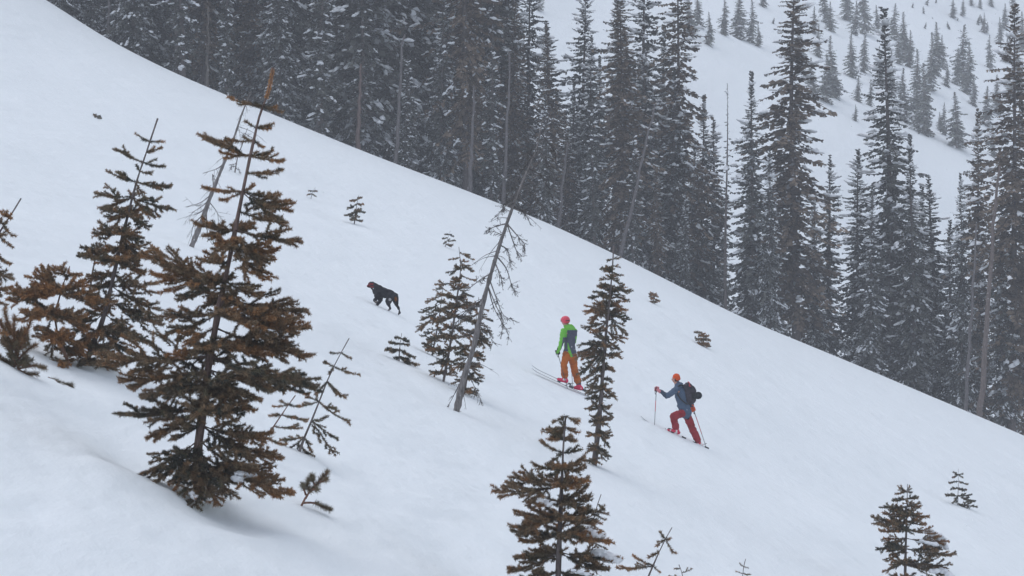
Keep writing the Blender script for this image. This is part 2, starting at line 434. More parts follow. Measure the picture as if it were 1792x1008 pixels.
def fir(name, label, trunk, branches=(), r0=0.03, seed=1, rust=0.5, fill=0, fill_len=None, per_m=650, nl=0.024, nw=0.0055,
        sp=0.06, wid=0.5, full=1.0, sag=0.06, leader=0.3, bark=BARK, clumps=(), y=None, group=None, cat='tree', one_crown=False, lean=0.0,
        mirror=True, rmin=0.005, dark=0.5, fill_lo=0.10, rust_low=1.0):
    rng = np.random.RandomState(seed)
    base = hit(*trunk[-1]) if y is None else P(trunk[-1][0], trunk[-1][1], y)
    y = base[1]
    pys = np.array([t[1] for t in trunk], float); pxs = np.array([t[0] for t in trunk], float)
    H = (pys[-1] - pys[0]) * y / F
    pts = np.array([P(a, b, y + lean * H * (pys[-1] - b) / (pys[-1] - pys[0])) for a, b in trunk])
    root = thing(name, label, cat, base, group)
    pts = np.vstack([pts, pts[-1] + (pts[-1] - pts[-2]) / (np.linalg.norm(pts[-1] - pts[-2]) + 1e-6) * 0.3])
    cur = smooth_curve(pts, max(8, int(H / 0.12)))
    def at(py):
        k = int(np.argmin(np.abs((504 - cur[:, 2] * F / cur[:, 1]) - py))); return cur[k]
    k = np.linspace(0, 1, len(cur))
    b = Buf()
    jit = 1 + .12 * rng.randn(len(cur))
    tube(b, cur, np.maximum(rmin, r0 * k ** 0.85) * jit, 7, bark * 1.0, 0)
    ln = cur[k * H <= leader]
    if len(ln) > 1: needles(b, ln[:-1], ln[1:], np.tile(RUST * rust + BROWN * (1 - rust), (len(ln) - 1, 1)) * 1.45, rng, per_m * 3.0, nl * .95, nw, fwd=.9)
    link('trunk', b.mesh('trunk', [M_WOOD, M_NEEDLE], True, base), root)
    todo = []
    for br in branches:
        py, tx, ty = br[:3]
        f = br[3] if len(br) > 3 else full
        p0 = at(py); l2 = math.hypot(tx - (896 + p0[0] * F / p0[1]), ty - py) * y / F
        dy = br[4] * l2 if len(br) > 4 else rng.uniform(-.55, .55) * l2
        q = P(tx, ty, p0[1] + dy)
        todo.append((p0, q, f))
    if fill:
        for i in range(fill):
            t = rng.uniform(fill_lo, 0.97); py = pys[0] + t * (pys[-1] - pys[0]); p0 = at(py)
            l = np.interp(t, [0, 1], [0.05, 0.5]) if fill_len is None else np.interp(t, *fill_len)
            l *= rng.uniform(.65, 1.1)
            az = rng.uniform(0, 2 * math.pi)
            if mirror and branches: az = (math.pi / 2 if rng.rand() < .5 else -math.pi / 2) + rng.uniform(-.75, .75)
            dz = np.interp(t, [0, .5, 1], [.35, 0.02, -.22]) + .1 * rng.randn()
            todo.append((p0, p0 + np.array([math.cos(az), math.sin(az), dz]) * l, full))
    crown = Buf() if one_crown else None
    for (p0, q, f) in todo:
        S, E, s, o = branch_segments(p0, q, rng, f, sp, wid, sag)
        bu = crown if one_crown else Buf()
        r = np.where(o == 0, 0.004 + 0.010 * (1 - s) * np.linalg.norm(q - p0), 0.0032)
        twigs(bu, S, E, r, np.tile(bark * .8, (len(S), 1)), 0)
        hi = np.clip((p0[2] - base[2]) / H, 0, 1); br_r = np.clip(rust * (rust_low + (1 - rust_low) * hi) + .24 * rng.randn(), 0, 1)
        w = np.clip(br_r * (0.10 + 1.15 * s) + .18 * rng.randn(len(s)), 0, 1)[:, None]
        dk = np.where(rng.rand(len(s), 1) < dark, 1.0, 0.0)
        col = np.where(w < .5, (OLIVE * (1 - dk) + DARK * dk) * (1 - 2 * w) + BROWN * 2 * w, BROWN * (2 - 2 * w) + RUST * (2 * w - 1))
        ok = s > 0.10
        needles(bu, S[ok], E[ok], col[ok], rng, per_m, nl, nw)
        if not one_crown: link('branch', bu.mesh('branch', [M_WOOD, M_NEEDLE], False, p0), root, p0 - base)
    if one_crown and todo: link('crown', crown.mesh('crown', [M_WOOD, M_NEEDLE], False, base), root)
    for (cx, cy, rr, dd) in clumps:
        c = P(cx, cy, y + dd)
        bl = Buf()
        for q in range(7):
            o_ = rng.randn(3) * rr * np.array([.75, .5, .22]); ellip(bl, c + o_ + [0, 0, -.30 * o_[0]], rr * rng.uniform(.35, .75) * np.array([1.15, 1, .62]))
        grow('snow_clump', bl, rr * .09, M_CLUMP, root, base, 6, disp=rr * .3)
    return root

def dead_twig(buf, pts, r, rng, n, tl, col, fine=True):
    """a bare bough that bends through the points, with short twigs hanging from it"""
    c = smooth_curve(pts, max(5, 3 * len(pts)))
    tube(buf, c, np.linspace(r, r * .25, len(c)), 4, col, 0)
    S = []; E = []
    for i in range(n):
        t = rng.uniform(.25, 1) * (len(c) - 1); k = min(int(t), len(c) - 2); p = c[k] + (c[k + 1] - c[k]) * (t - k)
        dd = unit(unit(c[k + 1] - c[k]) * .8 + rng.randn(3) * .55 + np.array([0, 0, -.35]))
        e = p + dd * tl * rng.uniform(.4, 1.1); S.append(p); E.append(e)
        if fine and rng.rand() < .6:
            m = p + (e - p) * rng.uniform(.3, .8); S.append(m); E.append(m + unit(dd + rng.randn(3) * .6) * tl * .4)
    if S: twigs(buf, np.array(S), np.array(E), np.full(len(S), r * .32), np.tile(col, (len(S), 1)), 0)
    return np.array(S), np.array(E)

HERO = [(478, 118), (470, 160), (455, 200), (443, 250), (428, 320), (412, 400), (398, 470), (383, 540), (372, 600), (362, 660), (352, 740), (345, 800), (346, 872)]
HB = [(187, 398, 171, .12, .1), (190, 495, 197, .12, -.1), (188, 484, 189, .1, -.5), (189, 430, 180, .1, -.6), (222, 430, 213, .1), (222, 477, 218, .1), (225, 475, 226, .1),
      (279, 350, 238, .55, .1), (279, 385, 268, .4), (282, 496, 282, .6), (290, 493, 298, .6, -.3), (249, 398, 246, .3), (251, 462, 258, .3), (262, 470, 268, .4),
      (320, 354, 329, .6, .15), (320, 446, 325, .5), (335, 511, 371, .9), (338, 490, 387, .9, -.4), (335, 478, 345, .6), (345, 388, 352, .4),
      (403, 340, 393, .8), (408, 353, 415, .8), (400, 529, 425, .9), (385, 500, 392, .8), (426, 373, 426, .6), (432, 376, 438, .6), (430, 479, 457, 1), (440, 471, 493, 1, -.5),
      (420, 488, 440, 1, .3), (415, 455, 470, 1, -.7), (478, 245, 443, .85, .1), (480, 264, 482, .8), (470, 358, 441, .8), (493, 312, 528, .9), (493, 453, 519, 1, -.8), (490, 395, 530, 1, -1.2),
      (500, 330, 500, .8, -.6), (524, 540, 545, .95), (530, 515, 568, 1), (540, 544, 578, .95, -.2), (545, 480, 560, 1, -.7), (555, 281, 555, .95), (560, 293, 584, .95), (565, 320, 600, .9, -.7),
      (585, 546, 625, .95), (590, 510, 602, .95), (595, 470, 620, 1, -.5), (600, 300, 628, 1, -.3), (630, 169, 627, 1, .1), (635, 208, 667, 1), (645, 258, 698, 1), (630, 559, 677, .95), (640, 452, 700, 1, -.4),
      (645, 505, 665, .9), (677, 297, 692, 1, -.7), (677, 407, 698, 1, -.8), (672, 352, 712, 1, -1.3), (690, 445, 720, .9, -.3), (710, 206, 726, .95), (720, 258, 768, .9), (730, 300, 770, .9, -.4),
      (735, 470, 770, 1), (750, 492, 805, 1), (755, 440, 800, 1, -.5), (765, 240, 835, 1, -.1), (770, 275, 845, 1, -.5), (785, 511, 868, .9), (790, 419, 874, 1, -.3), (785, 309, 859, 1, -.7),
      (800, 350, 890, 1, -1.0), (800, 383, 885, 1, -.8), (780, 470, 850, 1, .2), (775, 325, 840, 1, -.9)]
fir('fir_tree', 'tall rusty-brown fir with a bare cross-shaped top, largest tree on the near slope', HERO, HB, r0=0.046, seed=11, rust=0.84, rust_low=.38, dark=.7, fill=30, fill_lo=.34,
    fill_len=([0, .3, .6, 1], [.05, .28, .5, .6]), per_m=950, nl=.031, nw=.0068, wid=.56, sp=0.060, leader=0.45, bark=BARK_RED * .45 + BARK * .55, rmin=.011,
    clumps=[(430, 832, .075, -.15), (415, 838, .05, -.2), (350, 872, .06, -.35)])

fir('fir_tree', 'lopsided brown fir with thin bare tip, behind the rusty bushy one at left',
    [(276, 207), (255, 270), (237, 325), (213, 420), (197, 490), (178, 565), (146, 640)],
    [(247, 236, 234, .1), (248, 289, 248, .1), (262, 283, 258, .1), (268, 268, 264, .1), (285, 202, 261, .5), (290, 288, 292, .4), (295, 238, 288, .5), (300, 266, 305, .5),
     (318, 190, 302, .6), (322, 298, 328, .7), (330, 250, 345, .8, -.6), (338, 167, 340, .9), (342, 299, 366, .9), (350, 262, 378, .9), (358, 178, 365, .9), (372, 262, 398, .9), (380, 192, 386, .9),
     (402, 163, 408, .9), (405, 250, 425, .9), (420, 225, 450, 1, -.7), (440, 140, 446, .9), (445, 282, 452, .9), (455, 252, 478, .9), (462, 262, 440, .8), (470, 150, 490, .9), (480, 230, 510, 1), (490, 285, 495, .8),
     (505, 280, 545, .9), (512, 120, 520, 1), (520, 255, 560, 1), (530, 285, 572, .9), (540, 130, 560, 1), (545, 240, 590, 1), (555, 115, 590, .9), (560, 265, 600, .9), (575, 120, 615, .9), (580, 225, 620, 1), (590, 180, 620, 1, -.8), (600, 110, 625, .8)],
    r0=0.036, seed=12, rust=0.5, rust_low=.8, fill=34, fill_lo=.3, fill_len=([0, .4, .7, 1], [.05, .28, .55, .6]), per_m=760, sp=0.064, leader=0.02, nl=.032, nw=.008, wid=.6, rmin=.010)
fir('fir_sapling', 'thin fir sapling tip poking up behind the lopsided brown fir', [(190, 388), (175, 425), (163, 470), (150, 560)],
    [(412, 163, 406, .1), (412, 190, 418, .1), (425, 160, 428, .1), (432, 188, 432, .1), (450, 145, 452, .2), (455, 190, 465, .2)], r0=.02, seed=13, rust=.4, per_m=700, nl=.03, nw=.008, y=39.0, leader=.05)
fir('fir_tree', 'bushy rust-orange fir with upturned tufts left of the lopsided fir', [(122, 466), (110, 500), (95, 560), (110, 610), (122, 640)],
    [(480, 105, 470, .7), (485, 140, 482, .6), (500, 75, 468, .8), (505, 45, 482, .8), (510, 60, 500, .8), (520, 38, 520, .8), (530, 20, 535, .8), (535, 12, 510, .7), (540, 60, 545, .9), (520, 150, 500, .9), (530, 165, 530, .9),
     (545, 140, 560, 1, -.6), (555, 80, 590, .9), (560, 155, 575, .9), (570, 110, 600, 1, -.7), (580, 60, 575, .8), (590, 90, 625, .9), (595, 150, 620, .9), (545, 30, 560, .8)],
    r0=.028, seed=14, rust=0.9, fill=26, fill_len=([0, 1], [.18, .45]), per_m=800, sp=.062, wid=.75, leader=.12, sag=-.14, nl=.034, nw=.008, bark=BARK_RED)
fir('fir_tree', 'fir sapling cut by the left picture edge, only its bare tip and right branches showing', [(37, 347), (18, 378), (0, 405), (-25, 450), (-50, 520), (-75, 625)],
    [(385, 2, 372, .2), (388, 21, 413, .2), (405, -25, 395, .2), (412, 23, 434, .3), (440, 17, 464, .4), (450, -70, 440, .5), (470, 18, 488, .6), (480, -95, 480, .6), (500, 22, 505, .7), (520, 12, 535, .7), (530, -110, 540, .7), (550, -10, 565, .8), (570, 10, 585, .8), (590, -120, 600, .9)],
    r0=.026, seed=15, rust=.6, fill=6, per_m=800, nl=.032, nw=.0075, leader=.03, rmin=.007)
fir('fir_sapling', 'slanting sparse fir sapling with flat side branches, right of the big rusty fir',
    [(611, 592), (590, 630), (572, 668), (552, 720), (533, 765), (524, 790)],
    [(620, 578, 618, .1), (622, 615, 628, .1), (632, 568, 632, .2), (642, 627, 656, .25), (650, 576, 655, .2), (668, 552, 690, .35), (672, 606, 698, .45), (685, 590, 690, .35), (700, 532, 690, .4), (706, 610, 740, .45), (712, 520, 712, .5), (722, 575, 730, .5),
     (738, 592, 770, .5), (745, 586, 798, .5), (752, 490, 770, .5), (765, 545, 790, .6), (772, 500, 790, .5), (778, 548, 808, .6)],
    r0=.020, seed=16, rust=.38, per_m=760, nl=.03, nw=.008, sp=.07, leader=.0, rmin=.006)
fir('fir_sapling', 'short leaning fir sapling between the big rusty fir and the sparse slanting sapling',
    [(517, 692), (500, 715), (482, 742), (462, 770), (448, 800)], [(705, 490, 702, .1), (706, 520, 712, .1), (715, 478, 712, .2), (722, 540, 735, .3), (735, 470, 728, .3), (745, 530, 750, .3), (752, 470, 760, .3), (765, 500, 780, .3)],
    r0=.014, seed=17, rust=.45, per_m=700, nl=.03, nw=.008, leader=.0, rmin=.006, bark=BARK_RED)

def pine(name, label, stems, seed, y=None, tuft=0.5, group=None, extra=()):
    """a long-needled pine seedling: each stem ends in a brush of needles"""
    rng = np.random.RandomState(seed)
    base = hit(*stems[0][0]); y = base[1]
    root = thing(name, label, 'sapling', base, group); stems = list(stems)
    for (x0, y0, n, l0, ru) in extra:
        for q in range(n):
            a = rng.uniform(-2.9, .3); l = l0 * rng.uniform(.5, 1.1)
            stems.append([(x0, y0), (x0 + .5 * l * math.cos(a), y0 + .5 * l * math.sin(a) + 2), (x0 + l * math.cos(a), y0 + l * math.sin(a)), ru * rng.uniform(.5, 1.2)])
    for st in stems:
        rust = st[-1]; pts = [P(a, b, y + rng.uniform(-.1, .1) * (i > 0)) for i, (a, b) in enumerate(st[:-1])]
        c = smooth_curve(pts, 9); b = Buf()
        tube(b, c, np.linspace(.012, .005, 9), 5, BARK_RED, 0)
        k = int(9 * (1 - tuft)); S, E = c[k:-1], c[k + 1:]
        col = np.tile(RUST * .8 * rust + np.array([.15, .145, .10]) * (1 - rust), (len(S), 1))
        needles(b, S, E, col, rng, 1700, .052, .0055, 1, fwd=.65)
        link('branch', b.mesh('branch', [M_WOOD, M_NEEDLE], False, base), root)
    return root
pine('pine_sapling', 'small long-needled pine sapling beside the foot of the big rusty fir',
     [[(527, 886), (538, 866), (556, 846), (573, 826), .35], [(535, 872), (541, 860), (537, 850), (540, 838), .2], [(545, 858), (552, 856), (556, 858), .2], [(552, 850), (548, 842), (546, 832), .2], [(560, 843), (566, 842), (573, 838), .4], [(530, 880), (548, 880), (563, 886), (579, 893), .2], [(535, 866), (532, 856), (530, 848), .1]], 21, tuft=.62)
pine('pine_sapling', 'clump of long-needled pine shoots at the left picture edge',
     [[(32, 648), (28, 620), (24, 580), (26, 552), .8], [(32, 640), (18, 615), (4, 600), .3], [(30, 630), (52, 610), (64, 604), .7], [(34, 645), (58, 640), (80, 645), .4], [(30, 638), (10, 632), (-4, 622), .3], [(28, 610), (10, 585), (0, 560), .8], [(28, 600), (45, 585), (55, 560), .9], [(34, 648), (48, 655), (66, 655), .4], [(26, 590), (12, 560), (8, 540), .7], [(30, 615), (40, 600), (44, 575), .8], [(28, 640), (14, 645), (4, 640), .2]], 22, tuft=.85, extra=[(30, 638, 9, 30, .2), (27, 612, 9, 30, .35), (25, 585, 7, 26, .6)])
pine('pine_sapling', 'single pine sprig lying on the snow below the left edge clump', [[(84, 661), (100, 668), (114, 674), (127, 675), .15], [(98, 667), (106, 675), (112, 681), .15]], 23, tuft=.8)
# ------------------------------------------------------------------ firs farther up the slope
MID = dict(per_m=470, nl=.034, nw=.0115, sp=.078, wid=.58)
fir('fir_tree', 'ragged olive-brown fir standing just left of the leaning dead trunk',
    [(803, 432), (806, 470), (800, 520), (790, 590), (776, 668)],
    [(445, 828, 455, .5), (450, 785, 455, .4), (462, 830, 475, .6), (470, 780, 478, .5), (485, 833, 492, .7), (490, 762, 498, .7), (505, 830, 520, .7), (515, 768, 515, .7), (525, 835, 545, .8), (535, 762, 545, .8), (550, 830, 565, .8), (560, 758, 565, .8), (575, 832, 592, .8), (585, 752, 590, .8), (600, 825, 615, .8),
     (610, 745, 612, .8), (622, 820, 640, .8), (630, 752, 638, .7), (640, 800, 660, .7), (648, 755, 655, .6)],
    r0=.035, seed=31, rust=.38, fill=46, fill_len=([0, .4, 1], [.1, .3, .4]), leader=.06, dark=.6, **MID)
fir('fir_tree', 'short spreading olive fir half hidden at the left side of the ragged fir',
    [(776, 492), (772, 530), (765, 575), (756, 622)],
    [(505, 758, 508, .4), (508, 790, 515, .4), (520, 745, 528, .6), (535, 735, 548, .7), (545, 738, 560, .8), (552, 726, 582, .7), (555, 785, 572, .7), (570, 737, 590, .8), (580, 790, 600, .8), (590, 742, 608, .8), (600, 780, 618, .8), (605, 738, 600, .7)],
    r0=.024, seed=32, rust=.4, fill=32, fill_len=([0, 1], [.1, .35]), leader=.03, dark=.5, **MID)
fir('fir_tree', 'dark drooping fir with brown fringe directly behind the leaning dead trunk',
    [(838, 520), (832, 570), (822, 630), (812, 690)],
    [(530, 855, 545, .6), (535, 815, 545, .6), (548, 862, 562, .7), (555, 805, 565, .7), (565, 858, 585, .8), (575, 800, 592, .8), (585, 857, 605, .9), (600, 795, 620, .8), (612, 848, 630, .9), (625, 790, 650, .8), (640, 845, 662, .9), (655, 842, 668, .8), (650, 790, 672, .7), (570, 845, 610, .9, -.6)],
    r0=.03, seed=33, rust=.34, fill=36, fill_len=([0, 1], [.12, .42]), leader=.05, dark=.7, **MID)
fir('fir_tree', 'slender tall fir with bare lower trunk between the two skiers',
    [(1074, 430), (1071, 480), (1066, 530), (1060, 590), (1055, 650), (1050, 720), (1040, 814)],
    [(448, 1083, 452, .4), (452, 1062, 456, .4), (462, 1086, 468, .5), (468, 1058, 472, .5), (478, 1088, 482, .6), (485, 1050, 488, .6), (492, 1090, 498, .7), (500, 1108, 510, .5), (505, 1045, 502, .6), (512, 1098, 528, .8), (515, 1030, 522, .7), (525, 1095, 545, .9), (530, 1024, 545, .9), (535, 1030, 562, .9), (545, 1100, 560, .9),
     (552, 1098, 588, .9), (560, 1040, 580, .9), (568, 1020, 575, .8), (572, 1090, 600, .9), (585, 1085, 612, .9), (590, 1012, 618, 1), (596, 1006, 628, 1), (600, 1030, 640, 1), (612, 1018, 655, .9), (618, 1080, 622, .8), (630, 1022, 668, .9), (640, 1076, 650, .8), (655, 1025, 690, .8), (660, 1074, 668, .8), (672, 1028, 700, .8), (685, 1078, 698, .9), (695, 1030, 715, .7),
     (705, 1070, 728, .8), (720, 1038, 745, .5), (730, 1066, 748, .7), (745, 1065, 768, .8), (758, 1066, 782, .8), (768, 1036, 790, .6), (778, 1068, 800, .8), (790, 1060, 808, .6)],
    r0=.055, seed=34, rust=.38, fill=64, fill_len=([0, .3, .6, 1], [.14, .4, .38, .26]), leader=.06, dark=.5, rmin=.014, **MID)
fir('fir_tree', 'dense brown fir at the bottom edge with snow on its right boughs',
    [(990, 728), (986, 780), (983, 850), (980, 920), (977, 1000), (975, 1095)],
    [(735, 968, 738, .6), (735, 1012, 740, .6), (742, 985, 735, .5, -.5), (748, 950, 752, .7), (752, 1010, 758, .7), (765, 962, 768, .7), (770, 1005, 772, .6), (790, 943, 772, .8), (795, 1015, 788, .7), (805, 965, 810, .8), (808, 1025, 800, .8), (820, 935, 815, .9), (825, 1022, 822, .9), (832, 960, 835, .8, -.7), (840, 1018, 842, .9),
     (855, 895, 836, .9), (862, 862, 860, .9), (865, 1030, 850, .9), (870, 1035, 870, .9), (878, 920, 880, 1, -.5), (885, 1022, 890, 1, -.6), (895, 900, 895, .9), (900, 1058, 892, .9), (905, 1045, 915, .9), (912, 930, 915, 1, -.7), (920, 898, 925, 1), (925, 1070, 948, .9), (932, 1040, 945, 1, -.6), (940, 915, 950, 1), (948, 895, 930, .9), (955, 1085, 978, .9), (960, 985, 965, 1, -1.2), (965, 905, 975, .9), (975, 890, 1002, .9), (980, 1065, 1000, 1), (990, 930, 1010, 1, -.5), (995, 1040, 1015, 1), (1010, 880, 1030, 1), (1020, 1085, 1040, 1)],
    r0=.04, seed=35, rust=.42, fill=28, fill_len=([0, .3, 1], [.12, .3, .5]), per_m=920, nl=.031, nw=.0068, wid=.56, sp=.06, leader=.06, rmin=.01, dark=.55,
    clumps=[(1035, 938, .10, -.05), (1055, 970, .10, .05), (1022, 930, .06, .0), (960, 880, .05, -.2), (1010, 1000, .05, -.3)])
fir('fir_tree', 'dense dark conical fir in the lower right corner',
    [(1588, 847), (1587, 900), (1585, 960), (1583, 1060)],
    [(855, 1592, 850, .3), (858, 1572, 852, .5), (862, 1597, 862, .6), (866, 1566, 864, .7), (872, 1605, 872, .8), (876, 1560, 876, .8), (884, 1611, 886, .9), (888, 1540, 888, .9), (894, 1612, 900, 1), (898, 1545, 898, .9), (904, 1626, 905, 1), (908, 1524, 906, 1), (914, 1622, 918, 1), (918, 1528, 917, 1), (926, 1540, 930, 1), (932, 1640, 935, 1), (938, 1545, 942, 1), (944, 1660, 948, 1), (950, 1535, 962, 1), (956, 1648, 960, 1), (962, 1673, 972, 1), (970, 1548, 980, 1), (976, 1665, 990, 1), (985, 1545, 1000, 1), (990, 1668, 1010, 1), (1000, 1540, 1020, 1), (1010, 1660, 1030, 1)],
    r0=.04, seed=36, rust=.40, fill=34, fill_len=([0, .3, 1], [.14, .5, .8]), per_m=450, nl=.034, nw=.011, sp=.076, leader=.0, dark=.6, clumps=[(1634, 935, .12, .1), (1648, 955, .12, .1), (1625, 950, .1, -.2), (1640, 1000, .12, -.2)])
# saplings along the bottom edge
fir('fir_sapling', 'thin sapling tip rising behind the dense brown fir at the bottom edge', [(1052, 865), (1042, 895), (1035, 930), (1028, 985)],
    [(890, 1058, 893, .2), (898, 1030, 905, .2), (905, 1058, 910, .2), (925, 1055, 930, .3), (930, 1020, 940, .3), (950, 1060, 960, .4)], r0=.012, seed=41, rust=.45, per_m=760, nl=.03, nw=.007, leader=.0)
fir('fir_sapling', 'slanting few-branched fir sapling at the bottom edge below the second skier', [(1176, 923), (1160, 952), (1145, 985), (1130, 1020), (1118, 1050)],
    [(935, 1156, 931, .1), (938, 1174, 942, .1), (948, 1148, 955, .1), (952, 1180, 968, .25), (960, 1150, 965, .2), (975, 1135, 977, .2), (985, 1107, 972, .3), (992, 1156, 1003, .25), (1000, 1080, 996, .4), (1010, 1150, 1020, .3)], r0=.018, seed=42, rust=.6, per_m=800, nl=.031, nw=.007, leader=.0, rmin=.005)
fir('fir_sapling', 'low fir sapling barely rising over the bottom edge, right of the slanting one', [(1188, 988), (1194, 1005), (1196, 1030)], [(995, 1180, 995, .2), (1000, 1212, 996, .2), (1010, 1170, 1008, .3), (1012, 1215, 1012, .3)], r0=.012, seed=43, rust=.4, leader=.0)
fir('fir_sapling', 'tiny dark fir tip at the bottom edge, rightmost of the saplings there', [(1305, 978), (1301, 995), (1298, 1030)], [(988, 1294, 986, .2), (992, 1310, 994, .2), (1000, 1288, 1000, .3), (1005, 1314, 1006, .3)], r0=.012, seed=44, rust=.2, leader=.03)
# small ones scattered over the open snow
SM = dict(per_m=480, nl=.05, nw=.02, sp=.085, one_crown=True, cat='sapling', leader=.0)
fir('fir_sapling', 'small dense fir alone on the upper snow, above and left of the dog', [(628, 341), (624, 360), (620, 392)], [(350, 612, 352, .6), (355, 636, 358, .6), (362, 608, 366, .8), (366, 638, 372, .8), (372, 604, 378, .9), (380, 634, 388, .9), (378, 612, 384, .9), (375, 622, 384, 1, -.9)], r0=.03, seed=51, rust=.1, fill=6, fill_len=([0, 1], [.2, .3]), dark=.6, **SM)
fir('fir_sapling', 'tiny fir sapling left of the small dense fir on the upper snow', [(552, 328), (547, 336), (544, 348)], [(333, 540, 334, .3), (335, 555, 335, .3), (339, 538, 341, .4), (341, 553, 344, .4)], r0=.018, seed=52, rust=.1, **SM)
fir('fir_sapling', 'small open fir with flat tiers on the snow below the dog', [(703, 583), (700, 605), (698, 632)], [(592, 692, 590, .3), (594, 713, 598, .3), (600, 682, 600, .4), (602, 716, 604, .4), (610, 678, 610, .4), (612, 726, 626, .5), (618, 674, 613, .4), (622, 733, 640, .5), (625, 690, 632, .6), (628, 718, 638, .6)], r0=.02, seed=53, rust=.12, dark=.6, **SM)
fir('fir_sapling', 'faint little fir above the ragged olive-brown fir', [(788, 404), (783, 418), (779, 432)], [(410, 778, 410, .3), (412, 794, 414, .3), (417, 774, 418, .5), (419, 796, 421, .5), (424, 776, 427, .5), (425, 792, 429, .5)], r0=.02, seed=54, rust=.05, **SM)
fir('fir_bush', 'low olive bush half buried in snow right of the slender tall fir', [(1143, 510), (1143, 518), (1145, 532)], [(515, 1136, 514, .8), (518, 1152, 520, .8), (520, 1137, 522, .9), (524, 1154, 528, 1), (526, 1146, 528, 1, -.6), (522, 1148, 514, .9)], r0=.02, seed=55, rust=.7, dark=.1, fill=12, fill_len=([0, 1], [.2, .24]), **SM)
fir('fir_bush', 'low brown bush half buried in snow above the second skier', [(1222, 578), (1226, 590), (1231, 606)], [(585, 1215, 582, .8), (588, 1234, 583, .8), (592, 1216, 592, 1), (595, 1243, 596, 1), (598, 1222, 600, 1, -.5), (600, 1243, 606, 1), (590, 1240, 588, .9), (596, 1230, 596, 1, -.8)], r0=.02, seed=56, rust=.7, dark=.1, fill=16, fill_len=([0, 1], [.26, .3]), **SM)
fir('fir_bush', 'tiny dark fir tip sticking out of the snow high on the left', [(168, 198), (170, 202), (171, 208)], [(202, 164, 201, .8), (203, 176, 203, .8), (204, 166, 205, .9), (205, 176, 207, .9)], r0=.02, seed=57, rust=.0, **SM)
fir('fir_sapling', 'small tiered fir alone on the snow at the right side, above the dark corner fir', [(1677, 820), (1677, 850), (1676, 884)], [(828, 1668, 826, .3), (829, 1685, 829, .3), (836, 1667, 836, .4), (836, 1684, 835, .4), (848, 1660, 845, .4), (848, 1694, 848, .4), (855, 1665, 856, .5), (856, 1690, 857, .5), (864, 1656, 866, .5), (864, 1701, 866, .5), (874, 1668, 880, .7), (872, 1706, 878, .6), (877, 1711, 887, .6), (878, 1690, 890, .7)], r0=.022, seed=58, rust=.1, **SM)

# ------------------------------------------------------------------ dead trees
def dead_tree(name, label, trunk, boughs, r0, seed, n=10, tl=.25, col=DEAD, extra=0, extra_len=.4, rtop=.01, moss=0.0, snags=0):
    rng = np.random.RandomState(seed)
    base = hit(*trunk[-1]); y = base[1]
    root = thing(name, label, 'dead tree', base)
    pts = np.array([P(a, b, y) for a, b in trunk]); pts = np.vstack([pts, pts[-1] + unit(pts[-1] - pts[-2]) * .3])
    cur = smooth_curve(pts, 60); pyc = 504 - cur[:, 2] * F / cur[:, 1]
    b = Buf(); tube(b, cur, np.linspace(rtop, r0, 60) * (1 + .1 * rng.randn(60)), 8, col, 0)
    S = []; E = []                                     # broken-off stubs
    for i in range(snags):
        k = rng.randint(3, 56); d = unit(rng.randn(3) + np.array([0, 0, .2])); S.append(cur[k]); E.append(cur[k] + d * rng.uniform(.04, .12))
    if S: twigs(b, np.array(S), np.array(E), np.full(len(S), .006), np.tile(col, (len(S), 1)))
    link('trunk', b.mesh('trunk', [M_WOOD], True, base), root)
    for bo in boughs:
        p0 = cur[int(np.argmin(np.abs(pyc - bo[0])))]
        d0 = rng.uniform(-.3, .3)
        pp = [p0] + [P(a, c, y + d0 * (i + 1)) for i, (a, c) in enumerate(bo[1:])]
        bu = Buf(); S, E = dead_twig(bu, pp, .013, rng, n, tl, col * rng.uniform(.5, .8))
        if moss > 0 and len(S): needles(bu, S, E, np.tile(np.array([.07, .065, .055]), (len(S), 1)), rng, 60, .03, .008, 0)
        link('branch', bu.mesh('branch', [M_WOOD], False, p0), root, p0 - base)
    for i in range(extra):
        k = rng.randint(4, 52); p0 = cur[k]; az = rng.uniform(0, 6.28); l = extra_len * rng.uniform(.5, 1.3)
        dv = np.array([math.cos(az), math.sin(az), -.5 + .4 * rng.randn()]) * l
        bu = Buf(); dead_twig(bu, [p0, p0 + dv * .5 + [0, 0, .04], p0 + dv], .007, rng, 4, tl * .6, col * rng.uniform(.5, .8))
        link('branch', bu.mesh('branch', [M_WOOD], False, p0), root, p0 - base)
dead_tree('dead_tree', 'leaning grey dead tree with drooping bare boughs, left of the green-jacketed skier',
          [(950, 205), (938, 262), (912, 325), (888, 388), (868, 450), (848, 520), (828, 610), (812, 660), (799, 720)],
          [(388, (868, 396), (848, 405)), (392, (905, 412), (918, 428), (916, 436)), (395, (897, 420), (905, 442), (912, 452)), (390, (882, 410), (862, 404)), (425, (888, 438), (892, 462)), (450, (886, 470), (895, 498), (902, 512)), (455, (875, 480), (880, 500)),
           (490, (868, 520), (880, 550), (897, 560)), (500, (865, 540), (885, 575), (890, 590)), (498, (868, 535), (880, 560), (878, 585)), (520, (835, 530), (815, 545)), (530, (820, 540), (795, 570)), (480, (840, 490), (808, 515)), (560, (850, 570), (862, 600)), (640, (825, 665), (842, 700)), (650, (800, 680), (780, 720)),
           (360, (915, 370), (930, 395)), (350, (885, 360), (870, 378)), (330, (895, 345), (880, 362)), (320, (935, 340), (950, 365)), (300, (905, 320), (890, 340)), (290, (950, 310), (965, 340)), (270, (920, 290), (905, 305)), (255, (958, 285), (970, 305)), (240, (930, 262), (915, 275)), (228, (960, 250), (972, 268))],
          0.066, 61, n=18, tl=.16, extra=30, extra_len=.42, rtop=.006, moss=1.0, snags=60)
